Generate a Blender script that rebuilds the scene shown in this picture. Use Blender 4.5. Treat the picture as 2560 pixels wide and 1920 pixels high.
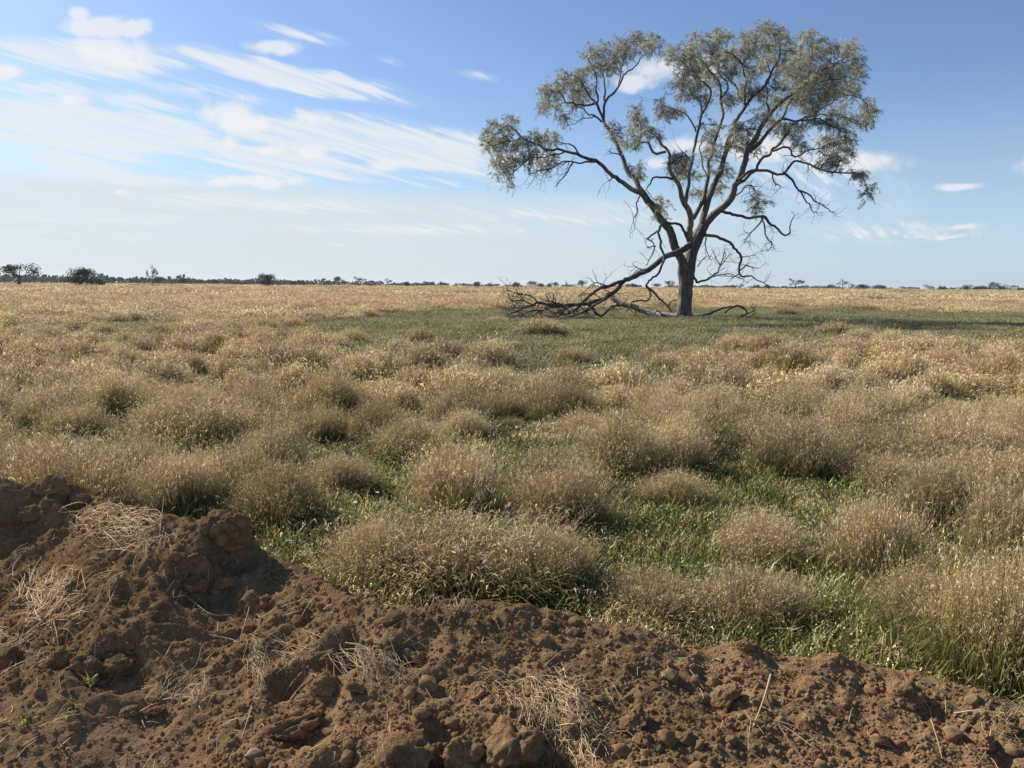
import bpy, bmesh, math, random
import numpy as np
from mathutils import Matrix, Vector, noise as mnoise

# ------------------------------------------------------------------ clear
for o in list(bpy.data.objects):
    bpy.data.objects.remove(o, do_unlink=True)
scene = bpy.context.scene
COL = scene.collection
RNG = np.random.default_rng(7)
random.seed(7)
R = math.radians

# ------------------------------------------------------------------ camera
FPX = 2009.0                       # focal length in pixels of a 2560 wide photograph
CAM_H = 1.5
PITCH = math.atan((960 - 715.0) / FPX)
ROLL = R(0.42)
cam_d = bpy.data.cameras.new("camera")
cam = bpy.data.objects.new("camera", cam_d)
COL.objects.link(cam)
cam_d.sensor_width = 36.0
cam_d.lens = 36.0 * FPX / 2560.0
cam_d.clip_start = 0.05
cam_d.clip_end = 30000.0
MROT = Matrix.Rotation(math.pi / 2 - PITCH, 3, 'X') @ Matrix.Rotation(ROLL, 3, 'Z')
cam.matrix_world = Matrix.Translation((0, 0, CAM_H)) @ MROT.to_4x4()
scene.camera = cam
MR = np.array(MROT)

def ray(px, py):
    v = MR @ np.array([(px - 1280) / FPX, -(py - 960) / FPX, -1.0])
    return v / np.linalg.norm(v)

def ground_at(px, py, z=0.0):
    d = ray(px, py)
    t = (z - CAM_H) / d[2]
    return np.array([0, 0, CAM_H]) + d * t

def at_y(px, py, Y):
    d = ray(px, py)
    return np.array([0, 0, CAM_H]) + d * (Y / d[1])

S = 2560 / 2212.0                  # scale of the preview the outlines were read from

# ------------------------------------------------------------------ light
SUN_EL, SUN_AZ = R(34), R(-57)     # azimuth measured from +Y towards +X
EXPOSURE = 0.87
sun_d = bpy.data.lights.new("sun", 'SUN')
sun_d.energy = 5.0
sun_d.angle = R(0.55)
sun_d.color = (1.0, 0.93, 0.82)
sun = bpy.data.objects.new("sun", sun_d)
COL.objects.link(sun)
to_sun = Vector((math.sin(SUN_AZ) * math.cos(SUN_EL), math.cos(SUN_AZ) * math.cos(SUN_EL), math.sin(SUN_EL)))
sun.rotation_euler = to_sun.to_track_quat('Z', 'Y').to_euler()
sun.location = to_sun * 60
sun["kind"] = "helper"
cam["kind"] = "helper"

# ---- small expression layer over shader nodes
class X:
    def __init__(self, nt, s): self.nt, self.s = nt, s
    def _b(self, op, o, swap=False, clamp=False):
        n = self.nt.nodes.new('ShaderNodeMath'); n.operation = op; n.use_clamp = clamp
        a, b = (o, self) if swap else (self, o)
        for i, v in enumerate((a, b)):
            if isinstance(v, X): self.nt.links.new(v.s, n.inputs[i])
            elif v is not None: n.inputs[i].default_value = float(v)
        return X(self.nt, n.outputs[0])
    def __add__(self, o): return self._b('ADD', o)
    def __radd__(self, o): return self._b('ADD', o, True)
    def __sub__(self, o): return self._b('SUBTRACT', o)
    def __rsub__(self, o): return self._b('SUBTRACT', o, True)
    def __mul__(self, o): return self._b('MULTIPLY', o)
    def __rmul__(self, o): return self._b('MULTIPLY', o, True)
    def __truediv__(self, o): return self._b('DIVIDE', o)
    def max(self, o): return self._b('MAXIMUM', o)
    def min(self, o): return self._b('MINIMUM', o)
    def atan2(self, o): return self._b('ARCTAN2', o)
    def asin(self): return self._b('ARCSINE', None)
    def clamp(self): return self._b('ADD', 0.0, clamp=True)
    def smooth(self, a, b, lo=0.0, hi=1.0):
        n = self.nt.nodes.new('ShaderNodeMapRange'); n.interpolation_type = 'SMOOTHSTEP'
        self.nt.links.new(self.s, n.inputs[0])
        for i, v in zip((1, 2, 3, 4), (a, b, lo, hi)): n.inputs[i].default_value = v
        return X(self.nt, n.outputs[0])

def xyz(nt, x, y, z):
    n = nt.nodes.new('ShaderNodeCombineXYZ')
    for i, v in enumerate((x, y, z)):
        if isinstance(v, X): nt.links.new(v.s, n.inputs[i])
        else: n.inputs[i].default_value = v
    return n.outputs[0]

def noise(nt, vec, scale, detail=4, rough=0.55, dist=0.0):
    n = nt.nodes.new('ShaderNodeTexNoise')
    n.inputs['Scale'].default_value = scale
    n.inputs['Detail'].default_value = detail
    n.inputs['Roughness'].default_value = rough
    n.inputs['Distortion'].default_value = dist
    if vec is not None: nt.links.new(vec, n.inputs['Vector'])
    return X(nt, n.outputs[0])

def mix(nt, fac, a, b, typ='MIX'):
    n = nt.nodes.new('ShaderNodeMix'); n.data_type = 'RGBA'; n.blend_type = typ
    n.clamp_factor = True
    if isinstance(fac, X): nt.links.new(fac.s, n.inputs[0])
    else: n.inputs[0].default_value = fac
    for idx, v in ((6, a), (7, b)):
        if isinstance(v, (tuple, list)): n.inputs[idx].default_value = (*v, 1) if len(v) == 3 else v
        else: nt.links.new(v, n.inputs[idx])
    return n.outputs[2]

# ------------------------------------------------------------------ world: clear sky with cirrus streaks and cumulus puffs
world = bpy.data.worlds.new("World")
scene.world = world
world.use_nodes = True
world.cycles.sampling_method = 'MANUAL'
world.cycles.sample_map_resolution = 512
nt = world.node_tree
nt.nodes.clear()
WSTR = 0.074
out = nt.nodes.new('ShaderNodeOutputWorld')
bg = nt.nodes.new('ShaderNodeBackground')
bg.inputs['Strength'].default_value = WSTR
nt.links.new(bg.outputs[0], out.inputs[0])
sky = nt.nodes.new('ShaderNodeTexSky')
sky.sky_type = 'NISHITA'
sky.sun_disc = False
sky.sun_elevation = SUN_EL
sky.sun_rotation = SUN_AZ
sky.altitude = 100
sky.air_density = 1.0
sky.dust_density = 0.7
sky.ozone_density = 3.0
tc = nt.nodes.new('ShaderNodeTexCoord')
sp = nt.nodes.new('ShaderNodeSeparateXYZ')
nt.links.new(tc.outputs['Generated'], sp.inputs[0])
dx, dy, dz = (X(nt, sp.outputs[i]) for i in range(3))
az = dx.atan2(dy)
el = dz.asin()
vdir = tc.outputs['Generated']
warp1 = noise(nt, vdir, 9.0, 3) - 0.5
vdir2 = xyz(nt, dy * 1.0 + 3.1, dz * 1.0 + 1.7, dx)
warp2 = noise(nt, vdir2, 9.0, 3) - 0.5
fine = noise(nt, vdir, 38.0, 5, 0.62) - 0.5
# streak coordinates on a flat cloud deck; the streaks run towards azimuth 33 degrees
den = dz.max(0.0) + 0.10
pu, pv = dx / den, dy / den
ca, sa = math.cos(R(33)), math.sin(R(33))
along = pu * sa + pv * ca
across = pu * ca - pv * sa
streak = noise(nt, xyz(nt, along * 0.35, across * 2.6, 0.0), 2.0, 6, 0.62, 0.35)
streak2 = noise(nt, xyz(nt, along * 0.9, across * 7.0, 4.0), 2.0, 5, 0.6, 0.5)

def azel(px, py):
    d = ray(px, py)
    return math.atan2(d[0], d[1]), math.asin(d[2])

skyvec = xyz(nt, az + warp1 * 0.030, el + warp2 * 0.022, 0.0)

def band(x0, y0, x1, y1, hw):
    """field of one elongated cloud between two points of the sky, 1 at its heart, 0 at its rim"""
    a0, e0 = azel(x0, y0); a1, e1 = azel(x1, y1)
    mp = nt.nodes.new('ShaderNodeMapping'); mp.vector_type = 'TEXTURE'
    mp.inputs['Location'].default_value = ((a0 + a1) / 2, (e0 + e1) / 2, 0)
    mp.inputs['Rotation'].default_value = (0, 0, math.atan2(e1 - e0, a1 - a0))
    mp.inputs['Scale'].default_value = (math.hypot(a1 - a0, e1 - e0) / 2, hw / FPX, 1)
    nt.links.new(skyvec, mp.inputs[0])
    g = nt.nodes.new('ShaderNodeTexGradient'); g.gradient_type = 'SPHERICAL'
    nt.links.new(mp.outputs[0], g.inputs[0])
    return X(nt, g.outputs[1])

Z2 = 1280 / 2212.0                 # upper left preview to photograph pixels
cir = None
for (x0, y0, x1, y1, hw, st) in [
    (-200, 170, 900, 320, 62, .85), (620, 190, 1950, 460, 55, .85), (960, 70, 1560, 200, 34, .45),
    (-400, 440, 1200, 640, 105, 1.0), (700, 500, 2500, 690, 95, 1.0), (250, 380, 900, 480, 40, .7),
    (-200, 650, 760, 745, 52, .75), (600, 600, 1800, 770, 80, .8), (-300, 270, 180, 330, 60, .6),
    (1580, 240, 1800, 300, 22, .35), (1930, 300, 2180, 365, 22, .3), (1500, 720, 2300, 800, 60, .4),
    (-300, 560, 900, 660, 60, .8), (1200, 610, 2400, 740, 60, .7), (-300, 700, 1200, 800, 34, .6), (400, 300, 1300, 470, 34, .5), (1000, 330, 1900, 470, 30, .6), (-300, 360, 700, 420, 34, .55),
    (300, 850, 2000, 900, 40, .55), (-300, 930, 1300, 960, 30, .4), (900, 980, 2600, 1000, 34, .4), (2200, 860, 3400, 930, 34, .35), (1500, 900, 3300, 960, 40, .35),
    (2900, 520, 4100, 900, 160, .35), (3300, 1000, 4500, 1020, 60, .35)]:
    f = band(x0 * Z2, y0 * Z2, x1 * Z2, y1 * Z2, hw * 1.2 * Z2)* st
    cir = f if cir is None else cir.max(f)
fibre = (streak - 0.5) * 2.6 + (streak2 - 0.5) * 2.4 + fine * 0.8
gate = cir.smooth(0.0, 0.22)
core = (cir * 2.3 - 0.16 + fibre * gate).smooth(0.0, 1.0, 0.0, 0.95)
cir = (core * streak2.smooth(0.22, 0.62, 0.45, 1.0)).max(gate * streak.smooth(0.35, 0.75, 0.0, 0.42))
# pale veil over the horizon, thicker towards the sun
edge = el + warp1 * 0.012 + (streak - 0.5) * 0.03 + (az - (-0.35)).max(0.0) * 0.02
veil = edge.smooth(0.128, 0.100, 0.0, 1.0) * az.smooth(-0.25, 0.5, 0.92, 0.10)
veil = (veil * streak.smooth(0.25, 0.6, 0.62, 1.0) * streak2.smooth(0.3, 0.6, 0.85, 1.0)).clamp()
low = el.smooth(0.25, 0.0, 0.0, 0.62)
# cumulus puffs
cum = None
shade = None
for (x, y, rx, ry) in [
    (430, 110, 170, 50), (340, 55, 55, 35), (570, 118, 100, 42), (500, 215, 230, 70), (560, 270, 130, 40),
    (1150, 195, 160, 38), (20, 305, 90, 40), (350, 430, 130, 40), (1000, 490, 140, 78), (1090, 520, 130, 60),
    (1310, 515, 120, 50), (1340, 650, 110, 48), (940, 610, 160, 50), (1690, 715, 110, 42), (1120, 785, 190, 40),
    (510, 830, 75, 28), (940, 800, 90, 26), (1180, 650, 110, 40), (1450, 1060, 60, 10), (1880, 1000, 60, 12),
    (570, 1035, 50, 10),
    # behind and beside the tree
    (2830, 300, 170, 80), (2740, 345, 120, 55), (2960, 620, 150, 62), (3300, 650, 160, 70), (2860, 700, 120, 40),
    (3720, 690, 220, 60), (3050, 300, 130, 60), (4160, 990, 110, 22), (4100, 1030, 90, 18), (4150, 810, 120, 26),
    (4600, 700, 200, 70), (-500, 500, 260, 90), (5000, 300, 240, 90), (-700, 150, 260, 90)]:
    f = band((x - rx * 1.35) * Z2, y * Z2, (x + rx * 1.35) * Z2, (y + 0.0) * Z2, ry * 1.02 * Z2)
    cum = f if cum is None else cum.max(f)
lump = noise(nt, vdir, 17.0, 4, 0.6) - 0.5
body = cum * 1.8 - 0.34 + lump * 2.8 + fine * 1.9
puff = body.smooth(-0.1, 1.0) * cum.smooth(0.0, 0.30)
puff = (puff * 0.76).clamp()
white = mix(nt, (lump * 1.6 + fine * 1.6 + cum * 0.9).smooth(-0.25, 0.75), (4.9, 5.25, 5.75), (6.6, 6.6, 6.65))
skyc = nt.nodes.new('ShaderNodeMix'); skyc.data_type = 'RGBA'; skyc.blend_type = 'MULTIPLY'
skyc.inputs[0].default_value = 1.0
nt.links.new(sky.outputs[0], skyc.inputs[6])
skyc.inputs[7].default_value = (0.80, 0.88, 0.98, 1)
c = mix(nt, low, skyc.outputs[2], (4.0, 5.3, 6.8))
c = mix(nt, veil, c, (5.2, 5.7, 5.95))
c = mix(nt, cir, c, (5.95, 6.3, 6.6))
c = mix(nt, puff, c, white)
nt.links.new(c, bg.inputs['Color'])

# ------------------------------------------------------------------ render settings
scene.render.engine = 'CYCLES'
cy = scene.cycles
cy.max_bounces = 4
cy.diffuse_bounces = 2
cy.glossy_bounces = 2
cy.transmission_bounces = 3
cy.transparent_max_bounces = 8
cy.volume_bounces = 0
cy.use_denoising = True
cy.denoiser = 'OPENIMAGEDENOISE'
cy.use_adaptive_sampling = False
cy.caustics_reflective = cy.caustics_refractive = False
scene.view_settings.view_transform = 'Standard'
scene.view_settings.look = 'None'
scene.view_settings.exposure = EXPOSURE
scene.view_settings.gamma = 1.0
scene.view_settings.use_curve_mapping = False
scene.render.film_transparent = False

# ------------------------------------------------------------------ helpers
def tag(o, label=None, cat=None, group=None, kind=None):
    if label: o["label"] = label
    if cat: o["category"] = cat
    if group: o["group"] = group
    if kind: o["kind"] = kind
    return o

def empty(name, loc=(0, 0, 0)):
    o = bpy.data.objects.new(name, None)
    o.location = loc
    o.empty_display_size = 0.2
    COL.objects.link(o)
    return o

def obj(name, me, parent=None, loc=None):
    o = bpy.data.objects.new(name, me)
    COL.objects.link(o)
    if parent is not None: o.parent = parent
    if loc is not None: o.location = loc
    return o

def np_mesh(name, V, F, mat=None, col=None, smooth=False):
    """V (n,3); F array (m,3|4) or a list of such arrays; col (n,3)"""
    if not isinstance(F, list): F = [F]
    F = [np.asarray(f, dtype=np.int32) for f in F if len(f)]
    me = bpy.data.meshes.new(name)
    V = np.ascontiguousarray(V, dtype=np.float32)
    me.vertices.add(len(V))
    me.vertices.foreach_set("co", V.ravel())
    loops = np.concatenate([f.ravel() for f in F])
    tot = np.concatenate([np.full(len(f), f.shape[1], np.int32) for f in F])
    st = np.concatenate([[0], np.cumsum(tot)[:-1]]).astype(np.int32)
    me.loops.add(len(loops))
    me.loops.foreach_set("vertex_index", loops)
    me.polygons.add(len(tot))
    me.polygons.foreach_set("loop_start", st)
    if smooth: me.polygons.foreach_set("use_smooth", np.ones(len(tot), bool))
    if col is not None:
        a = me.color_attributes.new("Col", 'FLOAT_COLOR', 'POINT')
        c4 = np.ones((len(V), 4), np.float32)
        c4[:, :3] = col
        a.data.foreach_set("color", c4.ravel())
    me.update(calc_edges=True)
    if mat is not None: me.materials.append(mat)
    return me

class MB:
    """collects pieces of one mesh"""
    def __init__(self): self.V, self.F4, self.F3, self.C, self.n = [], [], [], [], 0
    def add(self, V, F, C=None):
        V = np.asarray(V, float).reshape(-1, 3)
        F = np.asarray(F, np.int32)
        self.V.append(V)
        (self.F4 if F.shape[1] == 4 else self.F3).append(F + self.n)
        if C is not None: self.C.append(np.broadcast_to(np.asarray(C, float).reshape(-1, 3), V.shape))
        self.n += len(V)
    def mesh(self, name, mat, smooth=False):
        F = []
        if self.F4: F.append(np.concatenate(self.F4))
        if self.F3: F.append(np.concatenate(self.F3))
        return np_mesh(name, np.concatenate(self.V), F, mat, np.concatenate(self.C) if self.C else None, smooth)

def unit(v):
    v = np.asarray(v, float)
    return v / np.maximum(np.linalg.norm(v, axis=-1, keepdims=True), 1e-9)

def ribbons(mb, P, W, side, C):
    """P (n,k,3) axes, W (n,k) half widths, side (n,3) or (n,k,3), C (n,k,3)"""
    n, k, _ = P.shape
    if side.ndim == 2: side = np.repeat(side[:, None, :], k, 1)
    L = P - side * W[..., None]; Rr = P + side * W[..., None]
    V = np.stack([L, Rr], 2).reshape(-1, 3)
    Cc = np.repeat(C[:, :, None, :], 2, 2).reshape(-1, 3)
    base = (np.arange(n) * k * 2)[:, None]
    j = np.arange(k - 1)[None, :] * 2
    a = (base + j).ravel()
    mb.add(V, np.stack([a, a + 1, a + 3, a + 2], 1), Cc)

def tube(mb, P, rad, ns=8, C=None, cap=True, ridged=0.0, rng=None):
    P = np.asarray(P, float); rad = np.asarray(rad, float)
    k = len(P)
    T = np.gradient(P, axis=0); T = unit(T)
    ref = np.array([0.0, 1.0, 0.0]) if abs(T[0][1]) < 0.9 else np.array([1.0, 0, 0])
    N = np.zeros_like(P)
    n0 = unit(np.cross(T[0], ref))
    for i in range(k):
        n0 = n0 - T[i] * np.dot(n0, T[i]); n0 = unit(n0); N[i] = n0
    B = np.cross(T, N)
    th = np.linspace(0, 2 * math.pi, ns, endpoint=False)
    rr = rad[:, None] * np.ones((1, ns))
    if ridged:
        rg = rng or RNG
        prof = rg.normal(0, 1, ns)
        nz = rg.normal(0, 1, (k, ns))
        nz = (nz + np.roll(nz, 1, 0) + np.roll(nz, -1, 0)) / 2
        rr = rr * (1 + ridged * (0.6 * prof[None] + 0.5 * nz))
    V = P[:, None, :] + rr[..., None] * (np.cos(th)[None, :, None] * N[:, None, :] + np.sin(th)[None, :, None] * B[:, None, :])
    i = np.arange(k - 1)[:, None] * ns; j = np.arange(ns)[None, :]; j2 = (j + 1) % ns
    F = np.stack([(i + j), (i + j2), (i + ns + j2), (i + ns + j)], -1).reshape(-1, 4)
    mb.add(V.reshape(-1, 3), F, C)
    if cap:
        for (ring, c0, sgn) in ((0, P[0], -1), (k - 1, P[-1] + T[-1] * rad[-1] * 0.6, 1)):
            off = mb.n
            VV = np.vstack([V[ring], c0[None]])
            jj = np.arange(ns); j3 = (jj + 1) % ns
            FF = np.stack([jj, j3, np.full(ns, ns)], 1) if sgn > 0 else np.stack([j3, jj, np.full(ns, ns)], 1)
            mb.add(VV, FF, C)

def resample(pts, step):
    """Catmull-Rom through the points (n,d), resampled about every step (first three columns are metres)"""
    p = np.asarray(pts, float)
    if len(p) < 3:
        p = np.vstack([p[0], (p[0] + p[-1]) / 2, p[-1]])
    q = np.vstack([2 * p[0] - p[1], p, 2 * p[-1] - p[-2]])
    o = []
    for i in range(1, len(q) - 2):
        L = np.linalg.norm(q[i + 1][:3] - q[i][:3])
        n = max(1, int(round(L / step)))
        for t in np.arange(n) / n:
            o.append(0.5 * (2 * q[i] + (q[i + 1] - q[i - 1]) * t + (2 * q[i - 1] - 5 * q[i] + 4 * q[i + 1] - q[i + 2]) * t * t
                            + (3 * q[i] - q[i - 1] - 3 * q[i + 1] + q[i + 2]) * t ** 3))
    o.append(p[-1])
    return np.array(o)

def perlin(x, y, seed=0):
    rg = np.random.default_rng(seed)
    perm = rg.permutation(256)
    g = rg.uniform(0, 2 * math.pi, 256)
    xi = np.floor(x).astype(int); yi = np.floor(y).astype(int)
    xf, yf = x - xi, y - yi
    def gr(ix, iy, fx, fy):
        h = perm[(perm[ix & 255] + iy) & 255]
        return np.cos(g[h]) * fx + np.sin(g[h]) * fy
    u = xf * xf * xf * (xf * (xf * 6 - 15) + 10); v = yf * yf * yf * (yf * (yf * 6 - 15) + 10)
    a = gr(xi, yi, xf, yf); b = gr(xi + 1, yi, xf - 1, yf)
    c_ = gr(xi, yi + 1, xf, yf - 1); d = gr(xi + 1, yi + 1, xf - 1, yf - 1)
    return (a + (b - a) * u) * (1 - v) + (c_ + (d - c_) * u) * v

def fbm(x, y, f, oct_=4, seed=0, gain=0.5):
    s, a = 0, 1.0
    for i in range(oct_):
        s = s + a * perlin(x * f + i * 17.3, y * f - i * 9.1, seed + i)
        f *= 2.03; a *= gain
    return s

def worley(x, y, f, seed=0):
    rg = np.random.default_rng(seed)
    jx = rg.random((256, 256)); jy = rg.random((256, 256)); jr = rg.random((256, 256))
    X_, Y_ = x * f, y * f
    xi = np.floor(X_).astype(int); yi = np.floor(Y_).astype(int)
    best = np.full(x.shape, 9.0); rr = np.zeros(x.shape)
    for a in (-1, 0, 1):
        for b in (-1, 0, 1):
            cx, cy_ = xi + a, yi + b
            px = cx + jx[cx & 255, cy_ & 255]; py = cy_ + jy[cx & 255, cy_ & 255]
            d = np.hypot(X_ - px, Y_ - py)
            m = d < best
            best = np.where(m, d, best); rr = np.where(m, jr[cx & 255, cy_ & 255], rr)
    return best, rr

def gz(x, y):
    """gentle unevenness of the paddock"""
    x = np.asarray(x, float); y = np.asarray(y, float)
    return 0.03 * np.sin(x * 0.31 + 1.0) * np.cos(y * 0.23) + 0.02 * np.sin(x * 0.9 - y * 0.7)

# ------------------------------------------------------------------ materials
def material(name):
    m = bpy.data.materials.new(name)
    m.use_nodes = True
    m.node_tree.nodes.clear()
    o = m.node_tree.nodes.new('ShaderNodeOutputMaterial')
    return m, m.node_tree, o

def bump(nt, h, strength=0.5, dist=0.01):
    b = nt.nodes.new('ShaderNodeBump')
    b.inputs['Strength'].default_value = strength
    b.inputs['Distance'].default_value = dist
    nt.links.new(h.s, b.inputs['Height'])
    return b.outputs[0]

def plant_material(name, transl=0.35, gloss=0.05, rough=0.45, rnd=(0.78, 1.18), tint=None, world_scale=0.12):
    m, nt, o = material(name)
    at = nt.nodes.new('ShaderNodeAttribute'); at.attribute_name = "Col"
    oi = nt.nodes.new('ShaderNodeObjectInfo')
    val = X(nt, oi.outputs['Random']) * (rnd[1] - rnd[0]) + rnd[0]
    hs = nt.nodes.new('ShaderNodeHueSaturation')
    nt.links.new(at.outputs['Color'], hs.inputs['Color'])
    nt.links.new(val.s, hs.inputs['Value'])
    col = hs.outputs[0]
    if tint:
        ge = nt.nodes.new('ShaderNodeNewGeometry')
        nz = noise(nt, ge.outputs['Position'], world_scale, 3)
        tt = mix(nt, nz.smooth(0.36, 0.64), tint[0], tint[1])
        col = mix(nt, 1.0, col, tt, 'MULTIPLY')
    d = nt.nodes.new('ShaderNodeBsdfDiffuse'); nt.links.new(col, d.inputs[0])
    t = nt.nodes.new('ShaderNodeBsdfTranslucent'); nt.links.new(col, t.inputs[0])
    ms = nt.nodes.new('ShaderNodeMixShader'); ms.inputs[0].default_value = transl
    nt.links.new(d.outputs[0], ms.inputs[1]); nt.links.new(t.outputs[0], ms.inputs[2])
    g = nt.nodes.new('ShaderNodeBsdfGlossy'); g.inputs['Roughness'].default_value = rough
    g.inputs[0].default_value = (0.9, 0.88, 0.8, 1)
    m2 = nt.nodes.new('ShaderNodeMixShader'); m2.inputs[0].default_value = gloss
    nt.links.new(ms.outputs[0], m2.inputs[1]); nt.links.new(g.outputs[0], m2.inputs[2])
    nt.links.new(m2.outputs[0], o.inputs[0])
    return m

M_STRAW = plant_material("dry_grass", 0.31, 0.018, 0.5, (0.68, 1.2), ((1.09, 1.04, 0.92), (1.04, 1.05, 1.00)))
M_GREEN = plant_material("green_grass", 0.36, 0.02, 0.4, (0.75, 1.2), ((1.0, 1.0, 0.9), (1.08, 1.0, 1.0)), 0.5)
M_LEAF = plant_material("acacia_leaf", 0.42, 0.04, 0.42, (0.85, 1.1))
M_FAR_LEAF = plant_material("far_leaf", 0.15, 0.02, 0.5, (0.75, 1.25))
M_LITTER = plant_material("straw_litter", 0.15, 0.05, 0.45, (0.9, 1.1))

def bark_material(name, base, dark, pale, scale=1.0):
    m, nt, o = material(name)
    tcn = nt.nodes.new('ShaderNodeTexCoord')
    mp = nt.nodes.new('ShaderNodeMapping'); mp.inputs['Scale'].default_value = (6 * scale, 6 * scale, 0.9 * scale)
    nt.links.new(tcn.outputs['Object'], mp.inputs[0])
    n1 = noise(nt, mp.outputs[0], 1.6, 6, 0.65, 0.6)
    n2 = noise(nt, tcn.outputs['Object'], 0.45 * scale, 3)
    ccol = mix(nt, n1.smooth(0.35, 0.62), dark, base)
    ccol = mix(nt, n2.smooth(0.54, 0.72), ccol, pale)
    p = nt.nodes.new('ShaderNodeBsdfPrincipled')
    nt.links.new(ccol, p.inputs['Base Color'])
    p.inputs['Roughness'].default_value = 0.85
    p.inputs['Specular IOR Level'].default_value = 0.25
    nt.links.new(bump(nt, n1, 0.9, 0.05), p.inputs['Normal'])
    nt.links.new(p.outputs[0], o.inputs[0])
    return m

M_BARK = bark_material("bark", (0.185, 0.158, 0.138), (0.050, 0.041, 0.035), (0.30, 0.26, 0.23))
M_PALEBARK = bark_material("pale_bark", (0.27, 0.225, 0.19), (0.11, 0.09, 0.075), (0.36, 0.31, 0.27))
M_DEAD = bark_material("dead_wood", (0.125, 0.106, 0.095), (0.050, 0.043, 0.038), (0.22, 0.195, 0.175), 1.4)
M_PALE = bark_material("weathered_wood", (0.32, 0.27, 0.23), (0.13, 0.105, 0.09), (0.42, 0.36, 0.31), 1.4)

def soil_material(name, a, b, c3, red=None, relief=0.9):
    m, nt, o = material(name)
    ge = nt.nodes.new('ShaderNodeNewGeometry')
    v = ge.outputs['Position']
    n1 = noise(nt, v, 2.6, 4, 0.6)
    n2 = noise(nt, v, 24.0, 6, 0.70)
    n3 = noise(nt, v, 120.0, 4, 0.65)
    vo = nt.nodes.new('ShaderNodeTexVoronoi'); vo.inputs['Scale'].default_value = 75.0
    nt.links.new(v, vo.inputs['Vector'])
    peb = X(nt, vo.outputs['Distance']).smooth(0.0, 0.55, 1.0, 0.0)
    col = mix(nt, n1.smooth(0.35, 0.65), a, b)
    col = mix(nt, n2.smooth(0.40, 0.70) * 0.85, col, c3)
    col = mix(nt, n3.smooth(0.60, 0.72) * 0.5, col, (c3[0] * 1.5, c3[1] * 1.5, c3[2] * 1.5))
    if red is not None:
        at = nt.nodes.new('ShaderNodeAttribute'); at.attribute_name = "Col"
        sx = nt.nodes.new('ShaderNodeSeparateColor'); nt.links.new(at.outputs['Color'], sx.inputs[0])
        col = mix(nt, X(nt, sx.outputs[0]), col, mix(nt, n2.smooth(0.35, 0.65), red, tuple(q * 1.25 for q in red)))
    p = nt.nodes.new('ShaderNodeBsdfDiffuse')
    p.inputs['Roughness'].default_value = 0.8
    nt.links.new(col, p.inputs[0])
    if relief:
        h = n2 * 1.1 + n3 * 0.5 + peb * 0.30 * n2
        nt.links.new(bump(nt, h, relief, 0.022), p.inputs['Normal'])
    nt.links.new(p.outputs[0], o.inputs[0])
    return m

SOIL_A, SOIL_B, SOIL_C = (0.176, 0.107, 0.053), (0.280, 0.170, 0.085), (0.375, 0.236, 0.123)
M_SOIL = soil_material("turned_soil", SOIL_A, SOIL_B, SOIL_C, red=(0.30, 0.180, 0.103))
M_CLOD = soil_material("clod_soil", SOIL_A, SOIL_B, SOIL_C)
M_CRUMB = soil_material("crumb_soil", (0.18, 0.109, 0.054), (0.242, 0.149, 0.075), (0.305, 0.191, 0.099), relief=0)

def ground_material():
    m, nt, o = material("paddock_ground")
    ge = nt.nodes.new('ShaderNodeTexCoord'); v = ge.outputs['Object']
    n1 = noise(nt, v, 0.35, 4); n2 = noise(nt, v, 9.0, 5, 0.65); n3 = noise(nt, v, 60.0, 4, 0.7)
    nf = noise(nt, v, 0.035, 4, 0.6)
    sp_ = nt.nodes.new('ShaderNodeSeparateXYZ'); nt.links.new(v, sp_.inputs[0])
    far = X(nt, sp_.outputs[1]).smooth(45.0, 75.0)
    near = mix(nt, n2.smooth(0.35, 0.7), (0.115, 0.083, 0.050), (0.22, 0.170, 0.105))
    near = mix(nt, n3.smooth(0.55, 0.75) * 0.8, near, (0.34, 0.28, 0.19))
    near = mix(nt, n1.smooth(0.45, 0.6) * 0.35, near, (0.10, 0.12, 0.045))
    fcol = mix(nt, nf.smooth(0.4, 0.65), (0.47, 0.350, 0.21), (0.41, 0.300, 0.175))
    fcol = mix(nt, n1.smooth(0.5, 0.65) * 0.4, fcol, (0.27, 0.18, 0.09))
    col = mix(nt, far, near, fcol)
    p = nt.nodes.new('ShaderNodeBsdfDiffuse')
    nt.links.new(col, p.inputs[0])
    nt.links.new(bump(nt, n2 + n3 * 0.4, 0.7, 0.03), p.inputs['Normal'])
    nt.links.new(p.outputs[0], o.inputs[0])
    return m
M_GROUND = ground_material()

def plain(name, col, rough=0.8, var=0.25, scale=20):
    m, nt, o = material(name)
    ge = nt.nodes.new('ShaderNodeTexCoord')
    n1 = noise(nt, ge.outputs['Object'], scale, 5, 0.6)
    cc = mix(nt, n1.smooth(0.3, 0.7), tuple(x * (1 - var) for x in col), tuple(x * (1 + var) for x in col))
    p = nt.nodes.new('ShaderNodeBsdfPrincipled')
    nt.links.new(cc, p.inputs['Base Color']); p.inputs['Roughness'].default_value = rough
    p.inputs['Specular IOR Level'].default_value = 0.2
    nt.links.new(bump(nt, n1, 0.6, 0.01), p.inputs['Normal'])
    nt.links.new(p.outputs[0], o.inputs[0])
    return m
M_STONE = plain("pale_stone", (0.45, 0.42, 0.38))
M_REDSTONE = plain("red_stone", (0.24, 0.11, 0.075))
M_PETAL = plain("white_petal", (0.75, 0.74, 0.70), 0.6, 0.05)

# ------------------------------------------------------------------ ground sheet to the horizon
def axis(fine0, fine1, step, far0, far1, grow=1.35):
    mid = list(np.arange(fine0, fine1 + 1e-6, step))
    lo, s, x = [], step, fine0
    while x > far0:
        s *= grow; x -= s; lo.append(max(x, far0))
    hi, s, x = [], step, fine1
    while x < far1:
        s *= grow; x += s; hi.append(min(x, far1))
    return np.array(lo[::-1] + mid + hi)

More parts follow.
